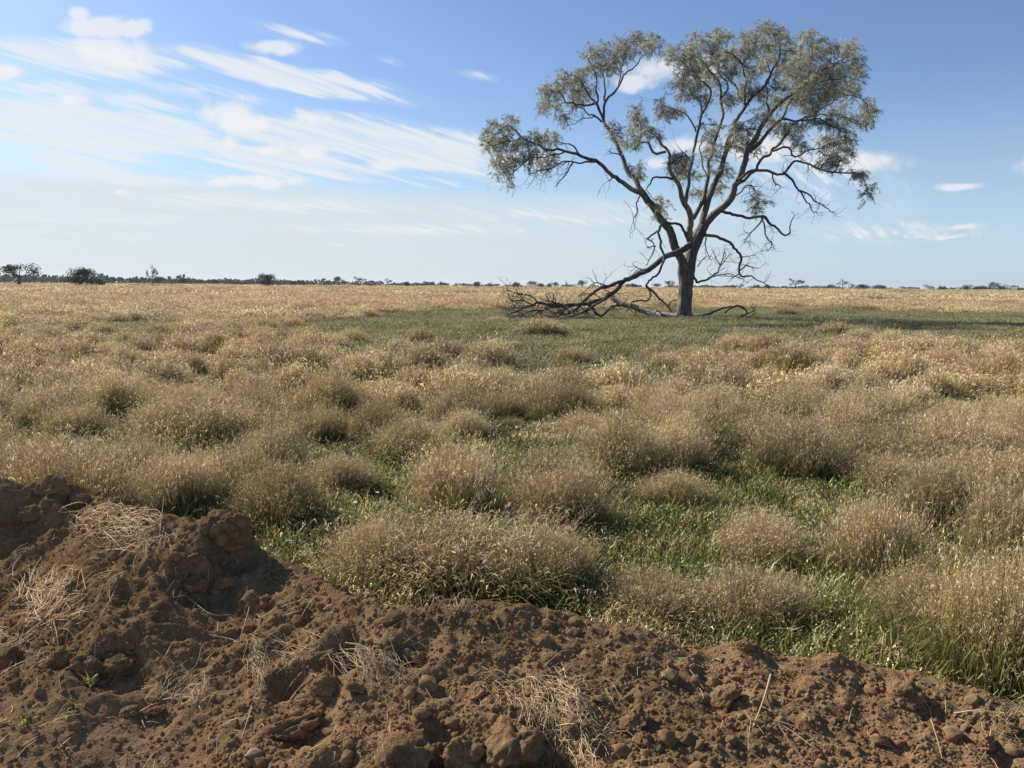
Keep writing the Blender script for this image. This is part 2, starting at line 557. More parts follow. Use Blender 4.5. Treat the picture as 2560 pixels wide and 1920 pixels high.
def grid_faces(nx, ny):
    i = np.arange(ny - 1)[:, None] * nx; j = np.arange(nx - 1)[None, :]
    return np.stack([i + j, i + j + 1, i + nx + j + 1, i + nx + j], -1).reshape(-1, 4)

gx = axis(-40, 40, 1.0, -6000, 6000); gy = axis(-4, 70, 1.0, -6000, 6000)
GX, GY = np.meshgrid(gx, gy)
V = np.stack([GX, GY, gz(GX, GY) * (np.hypot(GX, GY) < 200)], -1).reshape(-1, 3)
ground = obj("ground", np_mesh("ground", V, grid_faces(len(gx), len(gy)), M_GROUND, smooth=True))
tag(ground, "flat paddock ground under the dry grass, reaching the horizon", "ground", kind="structure")

# ------------------------------------------------------------------ graded earth bank in front
crest_px = [(-260, 1040, .52), (-120, 1040, .52), (0, 1045, .52), (60, 1052, .50), (110, 1042, .50), (200, 1065, .46), (240, 1092, .46), (330, 1118, .47), (420, 1124, .47),
            (480, 1122, .46), (525, 1150, .40), (545, 1188, .34), (600, 1212, .31), (700, 1262, .30), (760, 1302, .30), (850, 1324, .31),
            (1000, 1312, .33), (1150, 1318, .33), (1250, 1334, .31), (1400, 1364, .29), (1470, 1392, .26), (1530, 1402, .24),
            (1600, 1384, .26), (1680, 1420, .23), (1800, 1434, .22), (1900, 1450, .21), (2000, 1472, .20), (2100, 1502, .19), (2212, 1545, .18), (2400, 1600, .18)]
CR = np.array([[*ground_at(x * S, y * S, h)[:2], h] for x, y, h in crest_px])
CR = CR[np.argsort(CR[:, 0])]
e0, e1 = CR[0], CR[-1]
CR = np.vstack([[e0[0] - 12, e0[1] + 6.0, .5], [e0[0] - 2, e0[1] + 1.0, .52], CR, [e1[0] + 2, e1[1] - 0.8, .2], [e1[0] + 12, e1[1] - 4.5, .3]])

def bank(x, y, detail=True):
    """height of the turned earth above the paddock"""
    x = np.asarray(x, float); y = np.asarray(y, float)
    xw = x
    yc = np.interp(xw, CR[:, 0], CR[:, 1]); h = np.interp(xw, CR[:, 0], CR[:, 2])
    d = (y - yc) * 0.9
    wf = 0.85 + 0.9 * h
    t = np.clip(1 + d / wf, 0, 1)
    front = h * (t ** 1.15) * (1.0 - 0.12 * np.sin(t * math.pi))
    back = h * (1 - np.clip(d / (0.20 + 0.55 * h), 0, 1.4) ** 1.3)
    z = np.where(d < 0, front, back)
    soil = np.where(d < 0, np.clip(0.25 + t * 1.6, 0, 1), 1.0)      # how lumpy: the trodden verge is flatter
    z = z + soil * 0.030 * fbm(x, y, 2.3, 3, 11) * 1.4
    if detail:
        ridge = 1 - np.abs(fbm(x, y, 5.0, 3, 31)) * 2
        z = z + soil * ((0.018 + 0.012 * (x < -0.2)) * fbm(x, y, 7.0, 4, 3, 0.55) + (0.007 + 0.008 * (x < -0.2)) * ridge)
        w1, r1 = worley(x + 0.03 * perlin(x * 20, y * 20, 5), y + 0.03 * perlin(x * 20 + 7, y * 20, 6), 11.0, 4)
        z = z + soil * 0.024 * np.clip(0.55 - w1, 0, 1) * (r1 > 0.6) * (0.4 + r1)
        w2, r2 = worley(x + 0.012 * perlin(x * 50, y * 50, 8), y, 27.0, 9)
        z = z + (0.25 + 0.75 * soil) * 0.016 * np.clip(0.6 - w2, 0, 1) * (0.3 + r2)
        w3, r3 = worley(x, y, 60.0, 14)
        z = z + (0.3 + 0.7 * soil) * 0.007 * np.clip(0.6 - w3, 0, 1) * (0.3 + r3)
        # dug-out hollows
        for (px, py, rr, dep) in HOLLOWS:
            q = np.hypot((x - px), (y - py) * 1.1) / rr
            z = z - dep * np.exp(-q ** 4)
    return z

def soil_hit(px, py, it=12):
    """point of the earth bank under a photo pixel"""
    d = ray(px, py)
    t = 1.2
    ts = np.arange(1.2, 9.0, 0.01)
    pts = np.array([0, 0, CAM_H])[None] + d[None] * ts[:, None]
    hh = np.maximum(bank(pts[:, 0], pts[:, 1], False), 0)
    i = np.argmax(pts[:, 2] < hh)
    return pts[i]

HOLLOWS = []
for (x, y, r_, dep) in [(410, 1262, .09, .07), (470, 1275, .08, .06), (625, 1480, .07, .07), (740, 1415, .10, .08), (890, 1415, .06, .05),
                        (250, 1440, .12, .06), (500, 1210, .10, .06), (20, 1140, .16, .08), (930, 1650, .07, .06), (1180, 1640, .10, .07), (660, 1580, .10, .04), (180, 1080, .10, .06)]:
    p = soil_hit(x * S, y * S)
    HOLLOWS.append((p[0], p[1], r_, dep))

bx_ = axis(-3.1, 2.3, 0.0115, -13, 11, 1.5); by_ = axis(1.75, 4.9, 0.0115, -12, 9.0, 1.5)
BX, BY = np.meshgrid(bx_, by_)
BZ = bank(BX, BY)
yc = np.interp(BX, CR[:, 0], CR[:, 1])
behind = (BY - yc)
BZ = np.where((behind > 0.22) & (BZ < 0.02), -0.12, BZ)
BZ = np.where(behind <= 0.22, np.maximum(BZ, 0.012 + 0.004 * fbm(BX, BY, 6, 2, 2)), BZ)
t_ = np.clip(1 + (behind * 0.9) / (0.85 + 0.9 * np.interp(BX, CR[:, 0], CR[:, 2])), 0, 1)
redw = np.clip(1 - t_ * 2.6 + 0.6 * fbm(BX, BY, 1.6, 3, 77), 0, 1) * (BX < 0.3)
bcol = np.stack([redw, redw * 0, redw * 0], -1).reshape(-1, 3)
V = np.stack([BX, BY, BZ], -1).reshape(-1, 3)
FB = grid_faces(len(bx_), len(by_))
zmax = BZ.reshape(-1)[FB].max(1)
FB = FB[zmax > -0.05]
earth = obj("earth_bank", np_mesh("earth_bank", V, FB, M_SOIL, bcol, smooth=True))
tag(earth, "graded bank of turned brown soil along the dirt verge", "soil", kind="structure")
from mathutils.bvhtree import BVHTree
_sub = FB
BVH = BVHTree.FromPolygons(V.tolist(), FB.tolist())

def on_soil(x, y):
    h = BVH.ray_cast(Vector((x, y, 3)), Vector((0, 0, -1)))
    return (h[0], h[1]) if h[0] is not None else (Vector((x, y, 0)), Vector((0, 0, 1)))

def soil_px(px, py):
    h = BVH.ray_cast(Vector((0, 0, CAM_H)), Vector(ray(px, py)))
    if h[0] is None:
        g = ground_at(px, py); return Vector(g), Vector((0, 0, 1))
    return h[0], h[1]

# ------------------------------------------------------------------ grass builders
STRAW = np.array([0.51, 0.378, 0.200]); PALE = np.array([0.78, 0.65, 0.425]); BROWN = np.array([0.21, 0.135, 0.078])
MAUVE = np.array([0.270, 0.200, 0.160]); GOLD = np.array([0.48, 0.340, 0.145]); GRN = np.array([0.120, 0.150, 0.032]); DGRN = np.array([0.055, 0.080, 0.020])
YGRN = np.array([0.29, 0.285, 0.090])

def lerp(a, b, t): return a + (b - a) * t

def tussock_mesh(name, seed, n, H=0.5, Rb=0.5, sw=0.0012, curls=3, cl=0.045, cw=0.0022, green=0.25, mauve=0.4, gold=0.3, mat=None, dome=0.30, blades=0.2):
    rg = np.random.default_rng(seed)
    mb = MB()
    u = np.sqrt(rg.random(n)); ph = rg.random(n) * 2 * math.pi
    lob = 1 + 0.22 * np.sin(ph * 2 + rg.random() * 6) + 0.14 * np.sin(ph * 3 + rg.random() * 6) + 0.1 * np.sin(ph * 5 + rg.random() * 6)
    r0 = (u + np.where(rg.random(n) < 0.12, rg.uniform(0, 0.45, n), 0)) * Rb * 0.70 * lob
    od = np.stack([np.cos(ph), np.sin(ph), 0 * ph], 1)
    jit = rg.normal(0, 0.5, (n, 3)); jit[:, 2] = 0
    outd = od * (0.25 + 0.75 * u[:, None]) + jit
    b = od * r0[:, None]; b[:, 2] = -0.02
    h = H * (1 - dome * u ** 2.6) * np.where(rg.random(n) < 0.09, rg.uniform(1.0, 1.32, n), 0.50 + 0.52 * rg.random(n) ** 0.7) * (1 + 0.16 * np.sin(3 * b[:, 0] / Rb + seed) * np.cos(4 * b[:, 1] / Rb + 2 * seed))
    lean = Rb * 0.30 * (0.1 + 1.5 * rg.random(n) ** 1.5)
    K = 4
    t = np.linspace(0, 1, K)[None, :, None]
    up = np.array([0, 0, 1.0])
    P = b[:, None] + outd[:, None] * lean[:, None, None] * (0.45 * t + 0.55 * t ** 2.2) + up * h[:, None, None] * (t - 0.10 * t ** 3)
    P[:, 1:] += rg.normal(0, 0.008, (n, K - 1, 3))
    a2 = rg.random(n) * 2 * math.pi
    side = np.stack([np.cos(a2), np.sin(a2), 0 * a2], 1)
    isg = rg.random(n) < green
    kind = rg.random(n)
    top = np.where((kind < mauve)[:, None], MAUVE * 1.25, np.where((kind < mauve + gold)[:, None], GOLD, STRAW))
    top = np.where((isg & (rg.random(n) < 0.6))[:, None], YGRN, top) * rg.uniform(0.75, 1.2, (n, 1))
    bot = np.where(isg[:, None], DGRN, BROWN * 0.8) * rg.uniform(0.7, 1.2, (n, 1))  # brown and green stem feet, deepened to stand for shade inside the tussock
    tt = np.array([0, 0.12, 0.5, 1.0])[None, :, None]
    C = bot[:, None] * (1 - tt) + top[:, None] * tt
    W = np.repeat((sw * rg.uniform(0.7, 1.5, n))[:, None], K, 1) * np.array([1.2, 1.1, 0.9, 0.5])[None]
    ribbons(mb, P, W, side, C)
    # curled leaf tips and nodding seed heads along the upper stems
    m = n * curls
    si = np.repeat(np.arange(n), curls)
    ts = 0.50 + 0.50 * rg.random(m) ** 0.55
    ts = np.where(np.arange(m) % curls == 0, 0.985, ts)
    f = ts * (K - 1); i0 = np.minimum(f.astype(int), K - 2); fr = (f - i0)[:, None]
    A = P[si, i0] * (1 - fr) + P[si, i0 + 1] * fr
    a3 = rg.random(m) * 2 * math.pi
    hd = np.stack([np.cos(a3), np.sin(a3), 0 * a3], 1) + 0.6 * outd[si]
    hd = unit(hd)
    L = cl * rg.uniform(0.5, 1.6, m)[:, None]
    B_ = A + hd * L * 0.42 + up * L * rg.uniform(0.2, 0.6, (m, 1))
    D_ = B_ + hd * L * 0.40 - up * L * rg.uniform(-0.15, 0.55, (m, 1))
    PP = np.stack([A, B_, D_], 1)
    sd = unit(np.cross(hd, up) + rg.normal(0, 0.45, (m, 3)))
    WW = (cw * rg.uniform(0.6, 1.4, m))[:, None] * np.array([0.6, 1.15, 0.35])[None]
    kk = rg.random(m)
    cc = np.where((kk < 0.40)[:, None], PALE * 1.08, np.where((kk < 0.40 + 0.22 * (1 - mauve))[:, None], GOLD, np.where((kk < 0.80)[:, None], STRAW * 0.85, MAUVE * 1.2)))
    cc = np.where((isg[si] & (rg.random(m) < 0.45))[:, None], lerp(YGRN, PALE, 0.2), cc) * rg.uniform(0.75, 1.25, (m, 1))
    low = np.clip(A[:, 2] / (H * 0.55), 0.35, 1)[:, None]
    ribbons(mb, PP, WW, sd, np.repeat((cc)[:, None], 3, 1))
    # long arching green/straw blades low down
    nb = int(n * blades)
    if nb:
        q = rg.integers(0, n, nb)
        A = b[q] * 1.1
        a3 = rg.random(nb) * 2 * math.pi
        hd = unit(np.stack([np.cos(a3), np.sin(a3), 0 * a3], 1) + od[q] * 1.2)
        hh = H * rg.uniform(0.25, 0.6, nb)[:, None]
        P2 = np.stack([A, A + hd * hh * 0.35 + up * hh * 0.75, A + hd * hh * 0.8 + up * hh, A + hd * hh * 1.25 + up * hh * 0.8], 1)
        sd = unit(np.cross(hd, up) + rg.normal(0, 0.2, (nb, 3)))
        WW = (cw * 1.0 * rg.uniform(0.7, 1.3, nb))[:, None] * np.array([0.8, 1.0, 0.8, 0.15])[None]
        g = rg.random(nb)[:, None]
        c0 = np.where(g < 0.25 + green, GRN * 1.1, STRAW * 0.9) * rg.uniform(0.7, 1.2, (nb, 1))
        ribbons(mb, P2, WW, sd, np.repeat(c0[:, None], 4, 1))
    return mb.mesh(name, mat or M_STRAW)

def herb_mesh(name, seed, n, Rb, hmin, hmax, w, cols, mat, lean=0.6, tip=None, tipw=0.004, tipfrac=0.2):
    """patch of low leafy growth: short arching leaves"""
    rg = np.random.default_rng(seed)
    mb = MB()
    u = np.sqrt(rg.random(n)) * Rb; ph = rg.random(n) * 2 * math.pi
    u = u * (1 + 0.25 * np.sin(3 * ph + seed))
    A = np.stack([u * np.cos(ph), u * np.sin(ph), 0 * u - 0.01], 1)
    a3 = rg.random(n) * 2 * math.pi
    hd = np.stack([np.cos(a3), np.sin(a3), 0 * a3], 1)
    h = rg.uniform(hmin, hmax, n)[:, None] * (1.1 - 0.5 * (u / Rb)[:, None] ** 2)
    up = np.array([0, 0, 1.0])
    ln = lean * rg.uniform(0.3, 1.3, (n, 1))
    P = np.stack([A, A + hd * h * ln * 0.35 + up * h * 0.65, A + hd * h * ln * 0.95 + up * h * rg.uniform(0.75, 1.0, (n, 1))], 1)
    sd = unit(np.cross(hd, up) + rg.normal(0, 0.25, (n, 3)))
    W = (w * rg.uniform(0.5, 1.4, n))[:, None] * np.array([0.6, 1.0, 0.15])[None]
    ci = rg.integers(0, len(cols), n)
    C = np.array(cols)[ci] * rg.uniform(0.7, 1.3, (n, 1))
    ribbons(mb, P, W, sd, np.stack([C * 0.8, C, C * 1.1], 1))
    if tip is not None:
        q = np.where(rg.random(n) < tipfrac)[0]
        A2 = P[q, 2]; L = tipw * 3
        P2 = np.stack([A2, A2 + rg.normal(0, 0.5, (len(q), 3)) * L + up * L * 0.6], 1)
        ribbons(mb, P2, np.full((len(q), 2), tipw), unit(rg.normal(0, 1, (len(q), 3))), np.repeat((np.array(tip) * rg.uniform(0.8, 1.2, (len(q), 1)))[:, None], 2, 1))
    return mb.mesh(name, mat)

# ---- scatter on a point cloud: instances, for growth nobody could count
def scatter(name, pts, rot, scl, idx, meshes, label, cat):
    coll = bpy.data.collections.new(name + "_sources")
    for m in meshes:
        coll.objects.link(bpy.data.objects.new(name + "_source", m))
    n = len(pts)
    me = bpy.data.meshes.new(name)
    me.vertices.add(n)
    me.vertices.foreach_set("co", np.ascontiguousarray(pts, np.float32).ravel())
    a = me.attributes.new("rot", 'FLOAT_VECTOR', 'POINT'); a.data.foreach_set("vector", np.ascontiguousarray(rot, np.float32).ravel())
    a = me.attributes.new("scl", 'FLOAT_VECTOR', 'POINT'); a.data.foreach_set("vector", np.ascontiguousarray(scl, np.float32).ravel())
    a = me.attributes.new("idx", 'INT', 'POINT'); a.data.foreach_set("value", np.ascontiguousarray(idx, np.int32))
    o = obj(name, me)
    ng = bpy.data.node_groups.new(name, 'GeometryNodeTree')
    ng.interface.new_socket("Geometry", in_out='INPUT', socket_type='NodeSocketGeometry')
    ng.interface.new_socket("Geometry", in_out='OUTPUT', socket_type='NodeSocketGeometry')
    gi = ng.nodes.new('NodeGroupInput'); go = ng.nodes.new('NodeGroupOutput')
    ci = ng.nodes.new('GeometryNodeCollectionInfo')
    ci.inputs['Collection'].default_value = coll
    ci.inputs['Separate Children'].default_value = True
    ci.inputs['Reset Children'].default_value = True
    ip = ng.nodes.new('GeometryNodeInstanceOnPoints')
    ip.inputs['Pick Instance'].default_value = True
    def attr(nm, ty):
        q = ng.nodes.new('GeometryNodeInputNamedAttribute'); q.data_type = ty
        q.inputs['Name'].default_value = nm
        return [s for s in q.outputs if s.enabled and s.name == 'Attribute'][0]
    ng.links.new(gi.outputs[0], ip.inputs['Points'])
    ng.links.new(ci.outputs[0], ip.inputs['Instance'])
    ng.links.new(attr("idx", 'INT'), ip.inputs['Instance Index'])
    e2r = ng.nodes.new('FunctionNodeEulerToRotation')
    ng.links.new(attr("rot", 'FLOAT_VECTOR'), e2r.inputs[0])
    ng.links.new(e2r.outputs[0], ip.inputs['Rotation'])
    ng.links.new(attr("scl", 'FLOAT_VECTOR'), ip.inputs['Scale'])
    ng.links.new(ip.outputs[0], go.inputs[0])
    md = o.modifiers.new("scatter", 'NODES'); md.node_group = ng
    tag(o, label, cat, kind="stuff")
    return o

def inside(poly, x, y):
    x = np.asarray(x); y = np.asarray(y)
    r = np.zeros(x.shape, bool)
    n = len(poly)
    for i in range(n):
        x0, y0 = poly[i]; x1, y1 = poly[(i + 1) % n]
        c = ((y0 > y) != (y1 > y)) & (x < (x1 - x0) * (y - y0) / (y1 - y0 + 1e-12) + x0)
        r ^= c
    return r

# low green growth round the tree, read off the photograph
def gpoly(pts): return [tuple(ground_at(x * S, y * S)[:2]) for x, y in pts]
def gpoly2(top, bottom):
    return [tuple(ground_at(x * S, y * S, 0.12)[:2]) for x, y in top] + [tuple(ground_at(x * S, y * S, 0.42)[:2]) for x, y in bottom]
GREEN = gpoly2([(560, 715), (660, 692), (860, 674), (1080, 666), (1400, 664), (1700, 666), (2000, 674), (2330, 676), (2600, 690)],
               [(2600, 760), (2212, 742), (2000, 728), (1830, 735), (1700, 728), (1560, 742), (1460, 772), (1440, 796), (1260, 808), (1150, 797), (1000, 768), (860, 752), (700, 738)])
GREEN2 = gpoly2([(190, 702), (330, 694), (430, 700)], [(420, 724), (300, 730), (200, 722)])
def green_w(x, y):
    jr = np.random.default_rng(3)
    xx = x + 1.8 * fbm(x, y, 0.35, 3, 41) + jr.normal(0, 0.5, np.shape(x)); yy = y + 3.2 * fbm(x, y, 0.3, 3, 43) + jr.normal(0, 1.0, np.shape(x))
    return inside(GREEN, xx, yy) | inside(GREEN2, xx, yy)

GAPS = [([(500, 1200), (620, 1185), (720, 1150), (830, 1080), (940, 1050), (1030, 985), (1085, 950)], .30),
        ([(960, 1060), (1060, 1050), (1130, 1000)], .18),
        ([(1075, 868), (1170, 872), (1250, 880)], .35), ([(1370, 1150), (1340, 1100), (1390, 1060)], .18),
        ([(1480, 1150), (1570, 1130), (1500, 1080)], .2), ([(1790, 1440), (1800, 1330), (1740, 1240), (1850, 1160)], .15),
        ([(205, 1050), (235, 970)], .16), ([(2020, 885), (2170, 880)], .3), ([(1620, 1250), (1440, 1200), (1340, 1240)], .14), ([(880, 1090), (1100, 1080)], .15),
        ([(1000, 900), (1110, 905)], .15), ([(590, 850), (660, 850)], .25), ([(1560, 1060), (1750, 1100)], .2), ([(1300, 1290), (1280, 1200)], .12)]
GAPS += [([(1290, 1180), (1450, 1160), (1600, 1120), (1760, 1130)], .17), ([(1480, 1080), (1560, 1050), (1640, 1000)], .16), ([(1100, 1000), (1230, 990), (1330, 1020)], .14), ([(1700, 1420), (1740, 1390)], .14),
         ([(30, 1000), (60, 960)], .14), ([(640, 1010), (700, 985)], .14), ([(420, 1060), (480, 1050)], .12), ([(1180, 905), (1330, 915), (1460, 930)], .16), ([(250, 950), (300, 925)], .14), ([(1600, 920), (1720, 905)], .15), ([(1840, 1000), (1960, 985)], .16)]
GSEG = []
for pl, w in GAPS:
    g = [ground_at(x * S, y * S)[:2] for x, y in pl]
    for a, b in zip(g[:-1], g[1:]): GSEG.append((a, b, w))
def gap_d(x, y):
    """distance in gap widths to the nearest open green gap"""
    best = np.full(np.shape(x), 99.0)
    for a, b, w in GSEG:
        ab = b - a; L2 = ab @ ab
        t = np.clip(((x - a[0]) * ab[0] + (y - a[1]) * ab[1]) / L2, 0, 1)
        d = np.hypot(x - a[0] - t * ab[0], y - a[1] - t * ab[1]) / (w * 1.5)
        best = np.minimum(best, d)
    return best

TB = ground_at(1713, 799)
def near_tree(x, y):
    x = x + 2.5 * fbm(x, y, 0.3, 2, 61); y = y + 3.0 * fbm(x, y, 0.35, 2, 63)
    return (x > TB[0] - 15) & (x < TB[0] + 8) & (y > TB[1] - 13) & (y < TB[1] + 2)

def back_toe(x):
    return np.interp(x, CR[:, 0], CR[:, 1]) + 0.16 + 0.4 * np.interp(x, CR[:, 0], CR[:, 2])

# ---- the tussocks that stand out in the photograph (preview pixels: centre x, foot y, width, top y, kind)
NEAR = [tussock_mesh("tussock_near", 100 + i, 2700, 0.5, 0.5, 0.0012, 2, 0.038, 0.0017, green=g, mauve=mv, gold=gd)
        for i, (g, mv, gd) in enumerate([(0.36, 0.34, 0.22), (0.22, 0.55, 0.10), (0.48, 0.22, 0.34), (0.18, 0.40, 0.30), (0.28, 0.60, 0.08), (0.42, 0.25, 0.25)])]
GREENY = [tussock_mesh("tussock_greenish", 130 + i, 2300, 0.6, 0.45, 0.0012, 3, 0.034, 0.0015, green=0.60, mauve=0.2, gold=0.15, mat=M_STRAW, blades=0.22) for i in range(2)]
MID = [tussock_mesh("tussock_mid", 160 + i, 1100, 0.5, 0.5, 0.0024, 2, 0.06, 0.0042, green=g, mauve=mv, gold=gd)
       for i, (g, mv, gd) in enumerate([(0.26, 0.18, 0.34), (0.16, 0.45, 0.2), (0.32, 0.15, 0.42), (0.12, 0.55, 0.12), (0.2, 0.3, 0.3)])]

traced = [
    (980, 1318, 590, 1120, 'n', "broad pale straw tussock overhanging the crest of the earth bank"),
    (800, 1300, 240, 1130, 'n', "straw tussock with a shaded skirt beside the grassy bay in the bank"),
    (1180, 1310, 220, 1120, 'n', "straw tussock leaning over the middle of the bank crest"),
    (1420, 1360, 300, 1245, 'n', "greyish mauve tussock rooted right at the bank edge"),
    (1620, 1375, 240, 1225, 'n', "purple-tinged tussock above the notch in the bank crest"),
    (2010, 1430, 260, 1180, 'g', "tall tussock with green stems and straw tops beside the bank"),
    (2140, 1520, 300, 1170, 'g', "dense dark green stemmed tussock at the low end of the bank"),
    (2230, 1440, 240, 1130, 'g', "leafy green tussock with bleached seed heads by the low bank end"),
    (600, 1155, 230, 1000, 'n', "rounded brown tussock behind the overhanging sod"),
    (740, 1085, 160, 975, 'n', "dark-skirted brown tussock at the head of the green bay"),
    (300, 1112, 120, 1052, 'n', "small brown tussock tucked against the back of the bank"),
    (880, 1015, 210, 900, 'n', "brown tussock with a deep shadowed base above bright green weeds"),
    (1005, 965, 140, 870, 'n', "straw tussock standing over a clump of dark green weeds"),
    (1455, 1108, 170, 1010, 'n', "compact mauve-brown tussock in a yellowing grass clearing"),
    (1200, 1095, 270, 965, 'n', "wide faded tussock behind the broad one on the bank crest"),
    (1640, 1225, 240, 1110, 'n', "pinkish straw tussock facing the open green strip"),
    (430, 1000, 330, 830, 'n', "high golden mound of grass, tallest of the left field"),
    (560, 985, 200, 860, 'n', "golden tussock on the flank of the high mound"),
    (100, 1045, 240, 935, 'n', "pale brown tussock behind the trampled end of the bank"),
    (240, 915, 170, 800, 'n', "tawny tussock with a black-looking shaded hollow on its side"),
    (710, 905, 190, 785, 'n', "rounded tawny tussock with two dark shaded hollows"),
    (610, 845, 95, 785, 'g', "small greenish tussock with shaded side between tawny ones"),
    (1060, 862, 200, 765, 'n', "tawny tussock casting the darkest hollow onto green grass"),
    (1330, 850, 180, 765, 'n', "golden tussock at the edge of the grey-green herb patch"),
    (1260, 965, 140, 880, 'n', "mauve tussock with a dark foot in the middle field"),
    (1100, 945, 90, 895, 'n', "lone small tussock standing on short green grass"),
    (1680, 985, 210, 880, 'n', "straw tussock with grey tops in the right middle field"),
    (2080, 862, 170, 800, 'n', "tussock with dark shaded front beside a bare green dip"),
    (1860, 745, 90, 705, 'n', "tall bleached tussock standing above its neighbours near the shade of the tree"),
    (385, 715, 70, 690, 'm', "dark brown tussock on a patch of green herbs"),
    (330, 800, 110, 760, 'm', "shaded brown tussock in the tawny field"),
    (110, 780, 110, 740, 'm', "dark tussock with green foot far along the field"),
    (530, 810, 130, 770, 'm', "mauve tussock in the tawny field beyond the high mound"),
    (1110, 752, 50, 738, 'm', "lone straw tuft in the grey-green herb patch"),
    (1310, 748, 46, 730, 'm', "lone bleached tuft out on the herb patch"),
    (170, 700, 50, 685, 'm', "low dark tuft far out in the tawny field"),
    (1070, 700, 50, 682, 'm', "low straw tuft near the tips of the fallen limb"),
    (2040, 975, 230, 880, 'n', "greyish straw tussock below the bare green dip"),
    (1930, 1075, 200, 970, 'n', "straw tussock flecked with pale curls in the right field"),
    (2120, 1100, 220, 960, 'n', "wide straw tussock shedding pale curls in the right field"),
]
tuss = []      # x, y, R, H, kind, label, traced
for (cx, fy, w, ty, kd, lab) in traced:
    g = ground_at(cx * S, fy * S)
    sl = np.linalg.norm(g - np.array([0, 0, CAM_H]))
    Rr = w * S / FPX * sl / 2 * 0.86
    H_ = np.clip((fy - ty) * S / FPX * sl * 0.86, 0.20, 0.62)
    dirn = unit(g[:2])
    c_ = g[:2] + dirn * Rr * 0.55
    c_[1] = max(c_[1], back_toe(c_[0]) + Rr * 0.42)
    tuss.append((c_[0], c_[1], Rr, H_, kd, lab, True))

rgs = np.random.default_rng(21)
def throw(n, y0, y1, half=0.86, pw=2.0):
    """points spread evenly over the wedge of ground in front of the camera"""
    yy = (y0 ** 2 + rgs.random(n) * (y1 ** 2 - y0 ** 2)) ** 0.5
    xx = (rgs.random(n) * 2 - 1) * (half * yy + 0.6)
    return xx, yy

cand = []
for (y0, y1, n, sp_) in ((2.4, 9, 3000, .66), (9, 20, 6000, .90), (20, 44, 5000, 1.30)):
    xs, ys = throw(n, y0, y1)
    gw = green_w(xs, ys); gd = gap_d(xs, ys)
    sc_ = 0.75 + 0.5 * rgs.random(n) + 0.35 * fbm(xs, ys, 0.5, 2, 91)
    ok = (gd > 1.15) & (ys > back_toe(xs) + 0.18) & ((fbm(xs, ys, 0.55, 2, 71) > -0.20) | (ys < 4.5))
    ok &= ~near_tree(xs, ys)
    ok &= (~gw) | (rgs.random(n) < 0.009)
    for x, y, s_ in zip(xs[ok], ys[ok], sc_[ok]): cand.append((x, y, max(0.35, s_), sp_))
acc = np.array([[t[0], t[1], t[2]] for t in tuss])
for (x, y, s_, sp_) in cand:
    Rr = (0.31 if y < 9 else 0.36 if y < 20 else 0.5) * s_
    d = np.hypot(acc[:, 0] - x, acc[:, 1] - y) - acc[:, 2] * 0.75
    if d.min() < sp_ * 0.55 * s_: continue
    acc = np.vstack([acc, [x, y, Rr]])
    tuss.append((x, y, Rr, min(0.62, 0.27 + 0.22 * s_ * rgs.uniform(0.7, 1.25)), 'n' if y < 9 else 'm', None, False))

shown = sorted(range(len(tuss)), key=lambda i: (not tuss[i][6], (1.0 if abs(tuss[i][0]) < 0.70 * tuss[i][1] + 0.2 else 5.0) * tuss[i][1] / max(tuss[i][2], .1)))
THINGS = set(shown[:290])
NEARC = ["green-flecked straw", "mauve", "greenish straw", "tan", "purplish brown", "yellow-green straw"]
MIDC = ["golden", "mauve", "yellowish", "brown", "tawny"]
MARKS = [(t[0], t[1], t[5]) for t in tuss if t[6]]
MARKW = ["broad bank-crest tussock", "shaded-skirt tussock by the bay", "leaning bank-crest tussock", "greyish mauve bank-edge tussock", "purple-tinged notch tussock", "tall green-stemmed tussock", "dark green-stemmed tussock",
         "leafy green tussock", "rounded brown tussock", "dark-skirted tussock", "small bank-back tussock", "deep-shadowed brown tussock", "tussock over dark weeds", "compact mauve-brown tussock", "wide faded tussock",
         "pinkish straw tussock", "high golden mound", "mound-flank tussock", "trampled bank end", "tawny hollow-sided tussock", "tawny two-hollow tussock", "small greenish tussock", "darkest-hollow tussock", "herb-edge golden tussock",
         "dark-footed mauve tussock", "lone small tussock", "grey-topped tussock", "bare-dip tussock", "tall bleached tussock", "dark herb-patch tussock", "shaded brown tussock", "green-footed dark tussock", "mauve tussock beyond the mound",
         "lone straw tuft", "lone bleached tuft", "low dark tuft", "straw tuft by the fallen limb", "greyish dip tussock", "pale-flecked tussock", "curl-shedding tussock"]
def tussock_label(x, y, Rr, H_, kd, vi):
    colr = (NEARC if kd == 'n' else MIDC)[vi]
    size = ("tall " if H_ > 0.50 else "low " if H_ < 0.40 else "") + ("broad " if Rr > 0.46 else "narrow " if Rr < 0.32 else "")
    d = [math.hypot(x - m_[0], y - m_[1]) for m_ in MARKS]
    j = int(np.argmin(d))
    where = "next to the " + MARKW[j] if d[j] < 2.2 else "in the field around the " + MARKW[j] if d[j] < 7 else "out in the open straw field"
    return (size + colr + " grass tussock " + where).strip()
rest = []
